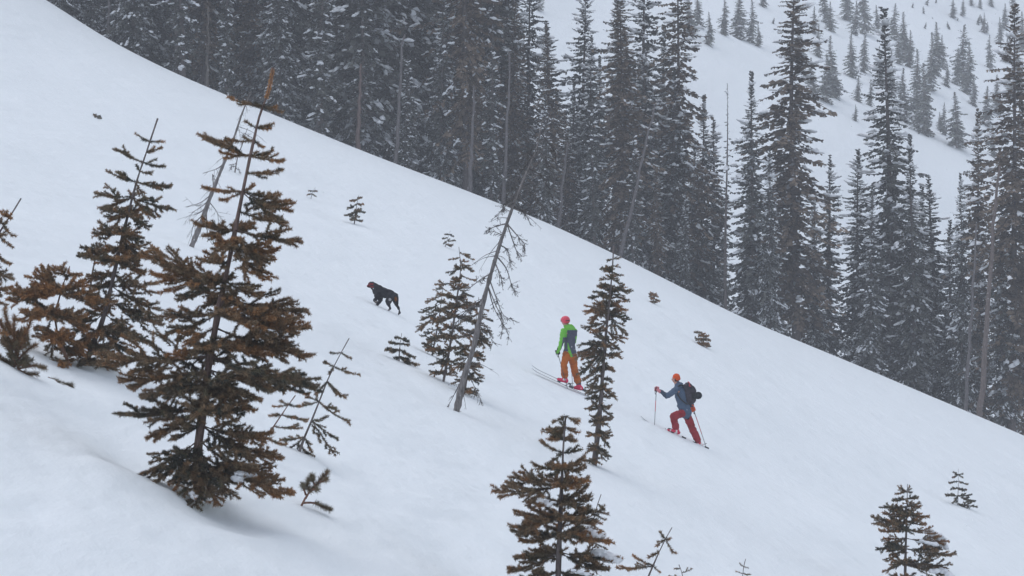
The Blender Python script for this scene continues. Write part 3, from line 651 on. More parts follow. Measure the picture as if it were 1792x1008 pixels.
dead_tree('dead_tree', 'thin bare dead pole leaning right behind the big rusty fir', [(440, 160), (425, 195), (408, 245), (388, 295), (368, 345), (352, 390), (335, 432)],
          [(285, (378, 296), (355, 303)), (340, (350, 355), (325, 362)), (345, (355, 360), (336, 372)), (350, (380, 372), (382, 388)), (360, (350, 372), (330, 378)), (330, (372, 305), (378, 320)), (375, (340, 392), (334, 415)), (365, (362, 395), (366, 420))],
          .07, 62, n=6, tl=.3, extra=14, extra_len=.5, rtop=.008, snags=30, col=DEAD * 1.1)
dead_tree('dead_sapling', 'spindly dead sapling with a green foot behind the big rusty fir', [(433, 224), (425, 250), (416, 275), (411, 302)], [(232, (426, 235), (424, 240)), (235, (436, 238), (441, 242)), (292, (405, 292), (402, 296)), (294, (418, 298), (421, 302)), (285, (408, 288), (404, 288))], .03, 63, n=12, tl=.16, extra=6, extra_len=.2, moss=1)

# ------------------------------------------------------------------ the forest beyond the crest and the trees on the far hillside
def conifer_meshes(seed, H=22.0, R=1.9, cb=0.05, nb=230, droop=0.25, snow=50, brown=0.0, nl=9, leaf=0.36, top_pow=0.75, light=1.0, ragged=.35, tr=0.24, bare_twigs=0, frost=.16):
    rng = np.random.RandomState(seed)
    t = cb + (1 - cb) * (np.arange(nb) + rng.rand(nb)) / nb
    t = t ** 0.92
    prof = (1 - t) ** top_pow * np.minimum(1, .45 + (t - cb) * 3.2)
    L = R * np.maximum(prof, .06) * (1 - ragged + 2 * ragged * rng.rand(nb)) * (1 + .6 * (rng.rand(nb) < .05) * (t < .8))
    az = np.arange(nb) * 2.399 + rng.rand(nb) * 1.2
    # lobed crown: some sides thin, some thick
    L *= 1 + .3 * np.sin(az + 9 * t + rng.rand() * 6) * .7
    el = np.radians(np.interp(t, [0, .3, .7, 1], [-30, -22, -5, 35]) + 9 * rng.randn(nb))
    dh = np.stack([np.cos(az) * np.cos(el), np.sin(az) * np.cos(el), np.sin(el)], 1)
    sx = np.interp(t, [0, 1], [0, 1])
    wob = np.stack([.12 * np.sin(t * 5 + seed), .12 * np.cos(t * 4 + seed * 2), 0 * t], 1)
    P0 = np.stack([0 * t, 0 * t, t * H], 1) + wob
    side = np.stack([-np.sin(az), np.cos(az), 0 * az], 1)
    pos = lambda i, s: P0[i] + dh[i] * (L[i] * s)[:, None] + np.stack([0 * s, 0 * s, -droop * L[i] * s * s + .16 * L[i] * s ** 4], 1)
    b = Buf()
    i = np.repeat(np.arange(nb), nl * 2)
    s = np.tile(np.repeat((np.arange(nl) + .6) / nl, 2), nb) ** .9
    s = np.clip(s + .05 * rng.randn(len(s)), .08, 1)
    sd = np.tile([1.0, -1.0], nb * nl)
    base = pos(i, s)
    ll = (leaf * (.45 + .75 * rng.rand(len(i))) * np.clip(L[i] / (R * .6), .35, 1.25) * (1.15 - .55 * s))
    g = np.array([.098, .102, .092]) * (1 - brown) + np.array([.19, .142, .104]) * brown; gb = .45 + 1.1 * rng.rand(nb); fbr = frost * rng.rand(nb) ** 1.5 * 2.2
    for k in range(3):
        dd = unit(dh[i] * (.75 + .3 * rng.rand(len(i), 1)) + side[i] * (sd * (.9 if k < 2 else .1))[:, None] * (.5 + rng.rand(len(i), 1)) + np.array([0, 0, -.30 if k < 2 else -.75]) + .28 * rng.randn(len(i), 3))
        w = unit(np.cross(dd, rng.randn(len(i), 3) * .6 + np.array([0, 0, 1]))) * (ll * (.18 + .15 * rng.rand(len(i))))[:, None]
        st = base + dd * (ll * .1)[:, None]
        mid = base + dd * (ll * .55)[:, None]
        tip = base + dd * ll[:, None] * (1 if k < 2 else .8)
        V = np.stack([st, mid - w, mid + w, tip], 1).reshape(-1, 3)
        T = (np.arange(len(i)) * 4)[:, None, None] + np.array([(0, 1, 2), (1, 3, 2)])[None]
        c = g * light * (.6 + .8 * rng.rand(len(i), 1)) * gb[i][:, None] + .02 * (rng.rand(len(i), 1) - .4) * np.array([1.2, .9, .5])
        fr = (rng.rand(len(i)) < fbr[i] * (.45 + .8 * s))[:, None]
        c = np.where(fr, np.array([.50, .52, .55]) * (.55 + .6 * rng.rand(len(i), 1)), c)
        b.add(V, T.reshape(-1, 3), np.repeat(np.clip(c, .008, 1), 4, 0), 1)
    ii = np.arange(nb)
    for s0, s1 in ((0, .35), (.35, .7), (.7, 1)):
        twigs(b, pos(ii, np.full(nb, s0)), pos(ii, np.full(nb, s1)), np.full(nb, .022), np.tile(BARK * .45, (nb, 1)), 0)
    if bare_twigs:
        tt = rng.rand(bare_twigs) * (cb + .12); a2 = rng.rand(bare_twigs) * 6.28
        S = np.stack([0 * tt, 0 * tt, tt * H], 1); E = S + np.stack([np.cos(a2), np.sin(a2), -.4 + .5 * rng.rand(bare_twigs)], 1) * (R * (.25 + .5 * rng.rand(bare_twigs)))[:, None]
        twigs(b, S, E, np.full(bare_twigs, .018), np.tile(BARK * .5, (bare_twigs, 1)), 0)
    crown = b.mesh('crown', [M_WOOD, M_NEEDLE])
    bt = Buf(); zz = np.linspace(-2.0, H, 16); tz = np.clip(zz / H, 0, 1)
    tube(bt, np.stack([.12 * np.sin(tz * 5 + seed) * (tz > 0), .12 * np.cos(tz * 4 + seed * 2) * (tz > 0), zz], 1), np.maximum(.02, tr * (1 - tz) ** .8), 7, BARK * .8 * light, 0)
    trunk = bt.mesh('trunk', [M_WOOD], True)
    sm = None
    if snow:
        bs = Buf(); bm = bmesh.new(); bmesh.ops.create_icosphere(bm, subdivisions=1, radius=1.0)
        IV = np.array([v.co[:] for v in bm.verts]); IT = np.array([[v.index for v in f.verts] for f in bm.faces]); bm.free()
        clus = rng.choice(nb, max(4, snow // 5))
        for q in range(snow):
            k = int(clus[rng.randint(len(clus))]) if rng.rand() < .7 else rng.randint(nb)
            if t[k] > .96: continue
            s = np.array([rng.uniform(.6, 1.04)]); p = pos(np.array([k]), s)[0] + np.array([0, 0, .10]) + side[k] * rng.randn() * .13 * L[k]
            d = unit(pos(np.array([k]), np.minimum(s + .1, 1.2))[0] - pos(np.array([k]), s)[0])
            sv = side[k]; up = np.cross(d, sv); up = up if up[2] > 0 else -up
            for e in range(1 + rng.randint(3)):               # a few overlapping lumps make one patch
                a = rng.uniform(.07, .25); cc = a * rng.uniform(.35, .8); h = a * rng.uniform(.3, .6)
                nz = 1 + .35 * rng.randn(len(IV), 1)
                LV = IV * nz * np.array([a, cc, h]); LV[:, 2] = np.where(LV[:, 2] < 0, LV[:, 2] * .4, LV[:, 2])
                bs.add(p + LV[:, :1] * d + LV[:, 1:2] * sv + LV[:, 2:] * up + d * (e * .17 * rng.uniform(.6, 1.3)) + sv * rng.randn() * .07 * (e > 0) - up * .03 * e, IT)
        sm = bs.mesh('branch_snow', [M_CLUMP], True)
    return trunk, crown, sm, H

VAR = {
    'snowy': [conifer_meshes(101 + k, 23, 2.9, .03, 300, snow=430, frost=.30, light=1.1, leaf=.46) for k in range(3)],
    'bare': [conifer_meshes(111 + k, 25, 2.4, [.30, .2][k], 230, snow=200, bare_twigs=70, frost=.2, light=1.05, leaf=.44) for k in range(2)],
    'brown': [conifer_meshes(121 + k, 24, 2.8, .08, 290, snow=150, brown=.85, frost=.08, droop=.3, ragged=.5, light=1.0, top_pow=.6, leaf=.46) for k in range(2)],
    'spire': [conifer_meshes(131 + k, 20, 3.0, .02, 290, snow=260, frost=.24, light=1.1, top_pow=.95, ragged=.3, leaf=.46) for k in range(2)],
    'slim': [conifer_meshes(141 + k, 16, 1.5, .05, 190, snow=120, top_pow=.7, nl=8, ragged=.45) for k in range(2)],
    'far': [conifer_meshes(151 + k, 10, 1.75, .02, 150, snow=70, top_pow=.9, nl=7, leaf=.44, ragged=.5, light=2.4, frost=.22) for k in range(4)],  # light: foliage colour paled for snow dusting and to stand in for haze
    'snag': [conifer_meshes(161, 20, .6, .05, 110, snow=14, nl=3, leaf=.25, ragged=.6, tr=.16)],
    'mini': [conifer_meshes(171 + k, 3, .8, .02, 60, snow=6, nl=5, leaf=.3, tr=.06, light=1.5) for k in range(2)],
}
_cnt = [0]
def plant(name, label, cat, x, y, h, var, group=None, rng=random.Random(5), lean=(0, 0), wide=1.0):
    v = VAR[var]; tr, cr, sn, H = v[_cnt[0] % len(v)]; _cnt[0] += 1
    z = float(ground(x, y)); root = thing(name, label, cat, (x, y, z - .1), group)
    s = h / H
    root.rotation_euler = (lean[0] + rng.uniform(-.012, .012), lean[1] + rng.uniform(-.012, .012), rng.uniform(0, 6.283))
    w = wide * rng.uniform(.92, 1.1)
    root.scale = (s * w, s * w, s)
    link('trunk', tr, root); c_ = link('crown', cr, root)
    if sn: tag(link('branch_snow', sn, c_), kind='stuff')
    return root
def crest_tree(px, py_top, y, var, label, wide=1.0, lean=(0, 0), name='forest_conifer', group=None):
    """a tree beyond the crest whose tip shows at that pixel"""
    x = (px - 896.0) * y / F; h = (504.0 - py_top) * y / F - float(ground(x, y))
    return plant(name, label, 'tree', x, y, h, var, group, lean=lean, wide=wide)

G = 'conifers beyond the crest'
big = crest_tree(1388, -70, 166, 'brown', 'tallest broad dark conifer on the crest right of centre, with long ragged side boughs', 1.15, group=G)
big.rotation_euler.z += 1.9
crest_tree(1312, 122, 164, 'spire', 'mid-height pointed conifer beside the thin dead spire on the crest', 1.0, group=G)
crest_tree(1272, 143, 163, 'snag', 'thin dead spire with stubby branches in the snowy gap', 1.0, name='dead_spire', group=G)
crest_tree(1228, 163, 172, 'spire', 'pointed snowy conifer left of the thin dead spire', .9, group=G)
crest_tree(1250, 205, 178, 'slim', 'narrow conifer tip tucked right behind the pointed snowy one', 1.1, group=G)
crest_tree(1457, 268, 170, 'slim', 'slim dark conifer right of the tallest broad one', 1.1, lean=(0, -.02), group=G)
crest_tree(1556, 12, 170, 'spire', 'large pointed snow-flecked conifer, tall spire in the right-hand group', 1.02, group=G)
crest_tree(1598, 232, 167, 'spire', 'dark pointed conifer hugging the right side of the large spire', .8, group=G)
crest_tree(1635, 308, 172, 'slim', 'slim snowy conifer right of the dark pointed one', 1.2, group=G)
crest_tree(1525, 330, 164, 'snowy', 'lower snowy conifer in front of the large spire', .8, group=G)
crest_tree(1770, 5, 165, 'brown', 'tall brown conifer near the right edge, reaching the top of the frame', 1.15, group=G)
crest_tree(1712, 190, 171, 'brown', 'brown ragged conifer left of the tall brown one at the right edge', .85, group=G)
crest_tree(1685, 300, 166, 'snowy', 'short thick snowy conifer at the left foot of the right-edge clump', .75, group=G)
crest_tree(1752, 330, 165, 'snowy', 'snow-patched conifer at the foot of the right-edge clump', .8, group=G)
crest_tree(1800, 240, 172, 'brown', 'conifer cut by the right picture edge', .9, group=G)
crest_tree(1345, 260, 163, 'snowy', 'snow-patched conifer between the pointed one and the tallest broad one', .75, group=G)
crest_tree(1425, 330, 167, 'snowy', 'lower conifer at the right foot of the tallest broad one', .75, group=G)
crest_tree(1200, 330, 165, 'snowy', 'short snow-covered conifer at the foot of the pointed snowy one', .7, group=G)
crest_tree(1187, -90, 169, 'brown', 'tall dark conifer closing the forest wall at its right end', 1.0, group=G)
crest_tree(1128, -110, 172, 'snowy', 'tall snow-flecked conifer second from the right end of the forest wall', .95, group=G)
crest_tree(1075, -30, 168, 'bare', 'tall conifer with visible trunk third from the right end of the forest wall', 1.1, group=G)
crest_tree(1018, -45, 178, 'snowy', 'open-topped conifer beside the small snow gap at the top', .95, group=G)
crest_tree(966, 35, 172, 'slim', 'narrow conifer whose tip ends inside the small snow gap', 1.4, group=G)
crest_tree(930, -90, 174, 'snowy', 'tall conifer closing the left side of the small snow gap', .95, group=G)
crest_tree(893, -80, 170, 'bare', 'bare-trunked conifer next left of the small snow gap', 1.0, group=G)
crest_tree(1045, 95, 176, 'spire', 'shorter pointed conifer right of the open-topped one by the small snow gap', .8, group=G)
crest_tree(1100, 60, 180, 'snowy', 'snowy conifer standing back between the tall ones above the slender fir', .8, group=G)
crest_tree(1160, 40, 178, 'spire', 'pointed conifer standing back left of the forest wall\'s right end', .8, group=G)
crest_tree(990, 190, 166, 'brown', 'brown conifer below the small snow gap', .8, group=G)
crest_tree(1105, 330, 162, 'snowy', 'short snow-laden conifer behind the tip of the slender tall fir', .7, group=G)
crest_tree(1150, 280, 163, 'brown', 'short brown conifer at the foot of the forest wall, right of the leaning pale trunk', .7, group=G)
rr = random.Random(77)
ZONES = [(-40, 330, 'at the left end'), (330, 560, 'above the big rusty fir'), (560, 760, 'above the dog'), (760, 960, 'behind the leaning dead tree'), (960, 1200, 'above the green-jacketed skier'), (1200, 1330, 'near the thin dead spire'), (1330, 1480, 'by the tallest broad conifer'), (1480, 1660, 'by the large spire'), (1660, 1900, 'in the right-edge clump')]
LOOK = {'snowy': 'snow-flecked dark conifer', 'bare': 'bare-trunked conifer', 'brown': 'brownish ragged conifer', 'spire': 'pointed dark conifer', 'slim': 'slim conifer'}
def zone(px):
    for a, b, t in ZONES:
        if a <= px < b: return t
    return 'at the far ' + ('left' if px < 0 else 'right')
def wall(px0, px1, step, ylo, yhi, tall, kinds, depth_tag):
    px = px0
    while px < px1:
        y = rr.uniform(ylo, yhi); k = rr.choice(kinds)
        x = (px - 896.0) * y / F
        h = rr.uniform(*tall)
        plant('forest_conifer', f"{LOOK[k]} {zone(px)}, {depth_tag}", 'tree', x, y, h, k, 'dense forest wall beyond the crest', rr, wide=rr.uniform(.8, 1.1))
        px += step * rr.uniform(.7, 1.3)
wall(-160, 880, 44, 160, 168, (15, 27), ['snowy', 'bare', 'snowy', 'brown', 'bare', 'spire'], 'front row of the forest')
wall(900, 1190, 46, 161, 169, (9, 17), ['snowy', 'brown', 'snowy', 'spire'], 'front row of the forest')
wall(-160, 890, 42, 171, 182, (23, 30), ['snowy', 'brown', 'snowy', 'bare'], 'second row of the forest')
wall(-160, 860, 46, 186, 200, (27, 33), ['snowy', 'brown', 'snowy'], 'back row of the forest')
wall(-140, 1180, 78, 157, 162, (6, 12), ['snowy', 'spire', 'slim'], 'low at the forest foot')
wall(1215, 1790, 62, 170, 182, (9, 15), ['snowy', 'snowy', 'spire', 'slim'], 'low between the crest trees')
# bare grey trunks standing out against the forest wall
def pole(label, a, b, y, r, col):
    p0 = P(b[0], b[1], y); p1 = P(a[0], a[1], y)
    x0 = p0[0]; g = float(ground(x0, y)); base = p0 + (p0 - p1) * ((p0[2] - g + .4) / max(.1, (p1 - p0)[2]))
    root = thing('dead_pine', label, 'dead tree', base, 'bare trunks in front of the forest wall')
    bu = Buf(); rng = np.random.RandomState(int(a[0])); n = 14
    c = np.linspace(base, p1, n) + np.c_[.03 * rng.randn(n), 0 * np.zeros(n), np.zeros(n)]
    tube(bu, c, np.linspace(r, r * .35, n), 7, col, 0)
    link('trunk', bu.mesh('trunk', [M_WOOD], True, base), root)
    for i in range(12):
        k = rng.randint(3, n - 1); az = rng.rand() * 6.28; l = rng.uniform(.3, 1.1); b2 = Buf()
        twigs(b2, c[k:k + 1], c[k:k + 1] + np.array([[math.cos(az), math.sin(az), -.3]]) * l, np.array([.02]), np.tile(col * .7, (1, 1)))
        link('branch', b2.mesh('branch', [M_WOOD], False, base), root)
GT = np.array([.15, .138, .14])
pole('pale bare trunk leaning right, above the slender tall fir', (1146, 185), (1088, 440), 159, .12, GT)
pole('reddish broken trunk in the forest wall above the small dense fir', (632, 112), (626, 272), 158, .15, np.array([.16, .12, .11]))
pole('straight grey trunk in the forest wall right of the reddish broken one', (706, 60), (692, 300), 158, .13, GT)
pole('grey trunk curving beside the top of the leaning dead tree', (893, 90), (880, 385), 159, .13, GT)
pole('slender grey trunk in the forest wall left of the curving one', (830, 150), (822, 350), 158, .13, GT)
pole('grey trunk left of the reddish broken one in the forest wall', (560, 130), (556, 250), 158, .13, GT)
pole('thin pale trunk near the upper left end of the crest', (364, 10), (362, 158), 158, .11, np.array([.17, .15, .135]))
pole('thin grey trunk highest up the crest at left', (192, -10), (190, 72), 158, .13, GT)
pole('thick brownish trunk near the right edge, tall and straight', (1748, 290), (1714, 735), 158, .18, np.array([.16, .13, .12]))
pole('slim grey trunk left of the thick brownish one', (1710, 390), (1690, 700), 160, .12, GT)
pole('leaning grey trunk low in the forest wall above the slender fir, right side', (992, 250), (975, 420), 159, .13, GT)

# far hillside trees: tip and foot pixels read off the photograph; they stand where that line of sight meets the far snow
FAR = [(1241, 20, 80), (1268, -8, 62), (1293, -20, 68), (1316, -2, 75), (1327, 40, 82), (1207, -20, 58), (1222, -15, 48), (1335, -30, 12), (1453, 2, 55), (1443, -25, 40), (1482, -40, 36), (1512, -45, 60), (1534, 8, 56), (1497, 0, 62), (1490, 58, 135), (1513, 48, 128), (1502, 132, 178), (1523, 138, 186), (1455, 62, 168), (1446, 95, 180), (1463, 118, 172), (1497, 182, 212),
       (1582, 20, 108), (1592, 52, 118), (1572, 60, 112), (1581, 118, 212), (1604, 85, 200), (1618, 110, 236), (1638, 38, 132), (1629, 56, 160), (1608, 130, 225), (1657, 108, 152), (1687, 42, 152), (1694, 72, 166), (1676, 88, 150), (1704, 130, 185), (1652, 178, 236), (1673, 160, 258), (1645, 195, 230), (1715, -12, 16), (1735, -18, 12), (1668, -6, 32), (1685, -5, 30), (1722, 22, 58), (1750, 30, 78), (1762, 60, 110), (1745, 130, 200), (1780, 70, 160), (1432, 40, 100), (1425, 10, 60), (945, -30, 20), (1540, 80, 150), (1398, 30, 110), (1732, 60, 120), (1758, 5, 50), (1772, 110, 180), (1788, 20, 90), (1728, 150, 222), (1738, 215, 275), (1700, -15, 10), (1775, -25, 25), (1788, 180, 250), (1650, 60, 120), (1560, 90, 170), (1566, 5, 70), (1420, 100, 165)]
rf = random.Random(3)
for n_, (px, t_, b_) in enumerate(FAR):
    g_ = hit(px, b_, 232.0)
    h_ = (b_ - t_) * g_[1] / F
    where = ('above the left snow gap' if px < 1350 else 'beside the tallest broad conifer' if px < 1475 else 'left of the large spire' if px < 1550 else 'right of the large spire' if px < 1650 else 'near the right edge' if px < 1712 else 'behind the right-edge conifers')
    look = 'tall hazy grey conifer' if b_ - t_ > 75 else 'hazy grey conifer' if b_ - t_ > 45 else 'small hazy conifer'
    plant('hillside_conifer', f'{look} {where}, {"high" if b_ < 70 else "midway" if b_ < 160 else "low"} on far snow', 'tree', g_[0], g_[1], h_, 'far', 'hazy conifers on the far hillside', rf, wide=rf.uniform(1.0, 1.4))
MINI = [(1615, 10, 24), (1618, 38, 50), (1632, 28, 33), (1660, 35, 51), (1676, 30, 38), (1682, 50, 56), (1720, 25, 42), (1712, 30, 44), (1725, 38, 58), (1712, 25, 40), (1622, -5, 10), (1352, 30, 42), (1637, -4, 6), (1596, 4, 14)]
for n_, (px, t_, b_) in enumerate(MINI):
    g_ = hit(px, b_, 232.0)
    plant('hillside_sapling', 'tiny hazy fir on far snow, ' + ('left of the tallest broad conifer' if px < 1400 else 'right of the large spire, ' + ('upper' if b_ < 35 else 'lower')), 'sapling', g_[0], g_[1], (b_ - t_) * g_[1] / F, 'mini', 'tiny firs on the far snow', rf, lean=(.1, -.25))
# ------------------------------------------------------------------ people and dog: continuous skins grown over tapered limbs
M_PAINT = tinted('cloth_and_skin', .8, .2)
M_FUR = tinted('fur', .9, .1)
def fab(n, c, r=.8): return simple(n, c, r, noise=.12, nscale=30, bump=.3, bscale=120)
M_GREEN = (.17, .50, .07); M_GREY = (.085, .09, .125); SKIN = (.52, .28, .22)
def hand(buf, grip, axis, palm_dir, s=1.0):
    """palm against the grip, four fingers of different length curled round it, thumb closing from the other side"""
    ax = unit(axis); pd = unit(np.asarray(palm_dir) - ax * np.dot(palm_dir, ax)); sd = np.cross(ax, pd)
    c = np.asarray(grip) + pd * .032 * s
    capsule(buf, c - ax * .030 * s, c + ax * .030 * s, .026 * s, .028 * s)
    for k, ln in enumerate((1.0, 1.08, 1.02, .82)):
        o = np.asarray(grip) + ax * (.034 - .0225 * k) * s
        q = [o + .036 * s * (math.cos(t) * pd + math.sin(t) * sd) for t in (.5, .5 + 1.1 * ln, .5 + 2.0 * ln, .5 + 2.8 * ln)]
        for a, b, r in zip(q[:-1], q[1:], (.0105, .010, .009)): capsule(buf, a, b, r * s, r * .95 * s, 8)
    o = np.asarray(grip) + ax * .045 * s
    q = [o + .034 * s * (math.cos(t) * pd + math.sin(t) * sd) + ax * e * s for t, e in ((-.5, -.03), (-1.3, .0), (-2.1, .008))]
    for a, b in zip(q[:-1], q[1:]): capsule(buf, a, b, .012 * s, .0105 * s, 8)

M_SKI = simple('ski_topsheet', (.42, .44, .46), .4, noise=.2, nscale=8); M_BIND = simple('binding_metal', (.06, .06, .065), .4)
M_POLE = simple('pole_shaft', (.07, .07, .08), .4); M_POLE_RED = simple('pole_band', (.55, .06, .08), .5); M_GRIP = simple('pole_grip', (.03, .03, .03), .8)
def ski(label, tip, tail, y, sink=0.0, bind_at=.5):
    a = P(tail[0], tail[1], y); b = P(tip[0], tip[1], y); d = unit(b - a); L = np.linalg.norm(b - a)
    side = unit(np.cross(d, [0, 0, 1.0])); up = np.cross(side, d)
    root = thing('ski', label, 'ski', (a + b) / 2, 'touring skis'); o = (a + b) / 2
    V = []; T = []; n = 24
    for i in range(n + 1):
        s = i / n
        w = .052 * (1 - .22 * math.sin(math.pi * s)) * (math.sqrt(max(0.0, 1 - ((s - .93) / .07) ** 2)) if s > .93 else 1) + .003
        z = -sink + (.035 * max(0, (s - .86) / .14) ** 2 + sink * max(0, (s - .82) / .18)) + .012 * max(0, (.04 - s) / .04)
        c = a + d * L * s + up * z
        V += [c - side * w, c + side * w, c + side * w + up * .014, c - side * w + up * .014]
    for i in range(n):
        for k in range(4):
            p, q = i * 4 + k, i * 4 + (k + 1) % 4; T += [(p, q, p + 4), (q, q + 4, p + 4)]
    T += [(0, 2, 1), (0, 3, 2), (n * 4, n * 4 + 1, n * 4 + 2), (n * 4, n * 4 + 2, n * 4 + 3)]
    bu = Buf(); bu.add(V, T); board = link('ski_board', bu.mesh('ski_board', [M_SKI], False, o), root)
    for s, l, h in ((bind_at + .09, .05, .03), (bind_at - .09, .07, .045)):       # toe piece and heel piece
        bm = bmesh.new(); bmesh.ops.create_cube(bm, size=1.0); bmesh.ops.bevel(bm, geom=bm.edges[:], offset=.15, segments=1)
        me = bpy.data.meshes.new('binding'); 
        for v in bm.verts: v.co = Vector((v.co.x * l * 1.6, v.co.y * .07, v.co.z * h))
        bm.to_mesh(me); bm.free(); me.materials.append(M_BIND)
        q = link('binding', me, board, a + d * L * s + up * (.014 + h / 2 - sink * .3) - o)
        q.rotation_euler = (0, -math.atan2(d[2], d[0]), 0)
def ski_pole(label, top, foot, band=None):
    top = np.asarray(top); foot = np.asarray(foot); d = unit(top - foot); root = thing('ski_pole', label, 'ski pole', foot, 'ski poles')
    bu = Buf(); tube(bu, [foot, top], [.006, .008], 8); shaft = link('shaft', bu.mesh('shaft', [M_POLE], True, foot), root)
    bu = Buf(); tube(bu, [top - d * .08, top - d * .03, top + d * .03, top + d * .045], [.013, .016, .017, .012], 10); link('grip', bu.mesh('grip', [M_GRIP], True, foot), root)
    bu = Buf(); p = foot + d * .09; tube(bu, [p - d * .006, p, p + d * .008], [.045, .05, .012], 12); link('basket', bu.mesh('basket', [M_GRIP], True, foot), shaft)
    bu = Buf(); s = unit(np.cross(d, [0, 1, 0])); tube(bu, smooth_curve([top, top + s * .03 - d * .06, top + s * .015 - d * .13, top - d * .05], 12), .006, 5); link('wrist_strap', bu.mesh('wrist_strap', [M_GRIP], True, foot), root)
    if band: bu = Buf(); L = np.linalg.norm(top - foot); tube(bu, [foot + d * L * band[0], foot + d * L * band[1]], [.0085, .0092], 8); link('colour_band', bu.mesh('colour_band', [M_POLE_RED], True, foot), shaft)

def boots(root, base, y, feet, shell, cuff):
    """(toe px, heel px, ankle px, top px, depth): a moulded shell with cuff, sole and buckles"""
    for toe, heel, ank, top, dy in feet:
        q = lambda t: P(t[0], t[1], y + dy)
        b = Buf(); T_, H_, A_, U_ = q(toe), q(heel), q(ank), q(top)
        capsule(b, H_ + [0, 0, .055], T_ + [0, 0, .045], .050, .042); capsule(b, H_ + [0, 0, .06], A_, .055, .058); capsule(b, A_, U_, .060, .066); capsule(b, (H_ + T_) / 2 + [0, 0, .05], A_, .05, .052)
        ak = A_
        def paint(co, A_=A_, U_=U_, T_=T_):
            t = ((co - A_) @ unit(U_ - A_)) / np.linalg.norm(U_ - A_)
            sole = vnoise(co[:, 0] * 21, co[:, 2] * 19) > .12
            c = np.where((t > .25)[:, None], np.array(cuff), np.array(shell)); c = np.where((sole & (t < .2))[:, None], np.array([.75, .72, .72]), c); return c
        o = grow('boot', b, .012, M_PAINT, root, base, 2, paint)

def head_prims(b, c, look, up=np.array([0, 0, 1.0]), s=1.0):
    look = unit(look); sd = unit(np.cross(look, up))
    ellip(b, c, (.075 * s, .082 * s, .105 * s)); ellip(b, c + look * .03 - up * .035 * s, (.058 * s, .06 * s, .07 * s))
    capsule(b, c + look * .085 * s + up * .005, c + look * .108 * s - up * .025, .010, .014, 8)
    for k in (-1, 1): ellip(b, c + sd * .08 * k - up * .01, (.016, .02, .032)); ellip(b, c + look * .07 + sd * .034 * k + up * .022, (.014, .014, .010))
    ellip(b, c + look * .075 - up * .055, (.022, .022, .010))
def head_paint(c, look, hair):
    look = unit(look); sd = unit(np.cross(look, [0, 0, 1.0]))
    def f(co):
        r = co - c; l = r @ look; s = r @ sd; z = r[:, 2]
        out = np.tile(np.array(SKIN), (len(co), 1))
        out[(np.abs(np.abs(s) - .034) < .012) & (np.abs(z - .012) < .009) & (l > .05)] = (.03, .025, .02)
        out[(np.abs(s) < .022) & (np.abs(z + .055) < .009) & (l > .06)] = (.33, .09, .08)
        out[(l < .0) & (z > -.07) & (z < .12)] = hair
        return out
    return f

# ---- the skier in the green jacket
Y1 = hit(1003, 684)[1]
def A(px, py, d=0.0): return P(px, py, Y1 + d)
base1 = P(1000, 676, Y1)
person = thing('person', 'person in green and grey jacket, orange trousers and pink helmet, on skis looking left', 'person', base1, 'ski tourers')
L1 = np.array([-.85, .5, -.02]); hc = A(989.5, 561.5)
j = dict(neck=A(992.5, 571), chest=A(997, 586), waist=A(997, 606), pelv=A(996.5, 620), sl=A(986.5, 579, -.13), sr=A(1005, 579, .12), el=A(983.2, 598, -.2), hl=A(975.6, 617, -.12), er=A(1004, 598, .25), hr=A(998, 614, .36),
         hipl=A(992, 621, -.07), hipr=A(1001, 621, .06), kl=A(987, 637, -.12), al=A(988.5, 661, -.06), kr=A(1005, 646, .06), ar=A(1012.5, 671, .08))
b = Buf(); head_prims(b, hc, L1); capsule(b, hc - [0, 0, .05], j['chest'], .055, .1); capsule(b, j['chest'], j['pelv'], .12, .11)
for s_ in 'lr':
    capsule(b, j['s' + s_], j['e' + s_], .05, .042); capsule(b, j['e' + s_], j['h' + s_], .04, .03); capsule(b, j['chest'], j['s' + s_], .09, .055)
    capsule(b, j['hip' + s_], j['k' + s_], .08, .06); capsule(b, j['k' + s_], j['a' + s_], .055, .045)
grow('body', b, .011, M_PAINT, person, base1, 2, head_paint(hc, L1, (.04, .025, .02)))
b = Buf(); capsule(b, j['chest'], j['waist'], .150, .140); capsule(b, j['waist'], A(997, 618), .142, .155); capsule(b, j['sl'], j['sr'], .078, .078); capsule(b, j['chest'] + [0, 0, .06], j['neck'], .12, .075)
for s_ in 'lr': capsule(b, j['s' + s_], j['e' + s_], .078, .062); capsule(b, j['e' + s_], j['h' + s_], .062, .045)
ellip(b, A(997.5, 574, -.06), (.125, .11, .085)); capsule(b, A(990.5, 571), A(995, 575), .07, .09)
bk = unit([.62, -.78, 0]); lf = unit([-.78, -.62, 0])
def jacket1(co):
    r = co - j['chest']; t = r @ bk; s = r @ lf; z = co[:, 2]
    px = 896 + co[:, 0] * F / co[:, 1]
    hood = z > A(0, 577.5)[2]
    arm = np.minimum(np.linalg.norm(np.cross(co - j['sl'], unit(j['el'] - j['sl'])), axis=1), 9)
    edge = 990.5 + 0 * px
    lowz = (A(0, 594)[2] - z) / (A(0, 594)[2] - A(0, 619)[2])
    edge = np.where(lowz > 0, 992 + 8.5 * lowz, 992 - .0 * px)
    g = (t > .0) & ~hood & (px > edge) & (s < .16)
    onarm = (s > .12) & (z < A(0, 579)[2])
    under = onarm & (px > 986.8 - (A(0, 582)[2] - z) * 13) & (z < A(0, 590)[2])
    return np.where((g | under)[:, None], np.array(M_GREY), np.array(M_GREEN))
grow('jacket', b, .012, M_PAINT, person, base1, 3, jacket1, .024)
b = Buf(); ellip(b, j['pelv'] - [0, 0, .02], (.15, .13, .12))
for s_ in 'lr': capsule(b, j['hip' + s_], j['k' + s_], .108, .088); capsule(b, j['k' + s_], j['a' + s_] + unit(j['k' + s_] - j['a' + s_]) * .06, .086, .088)
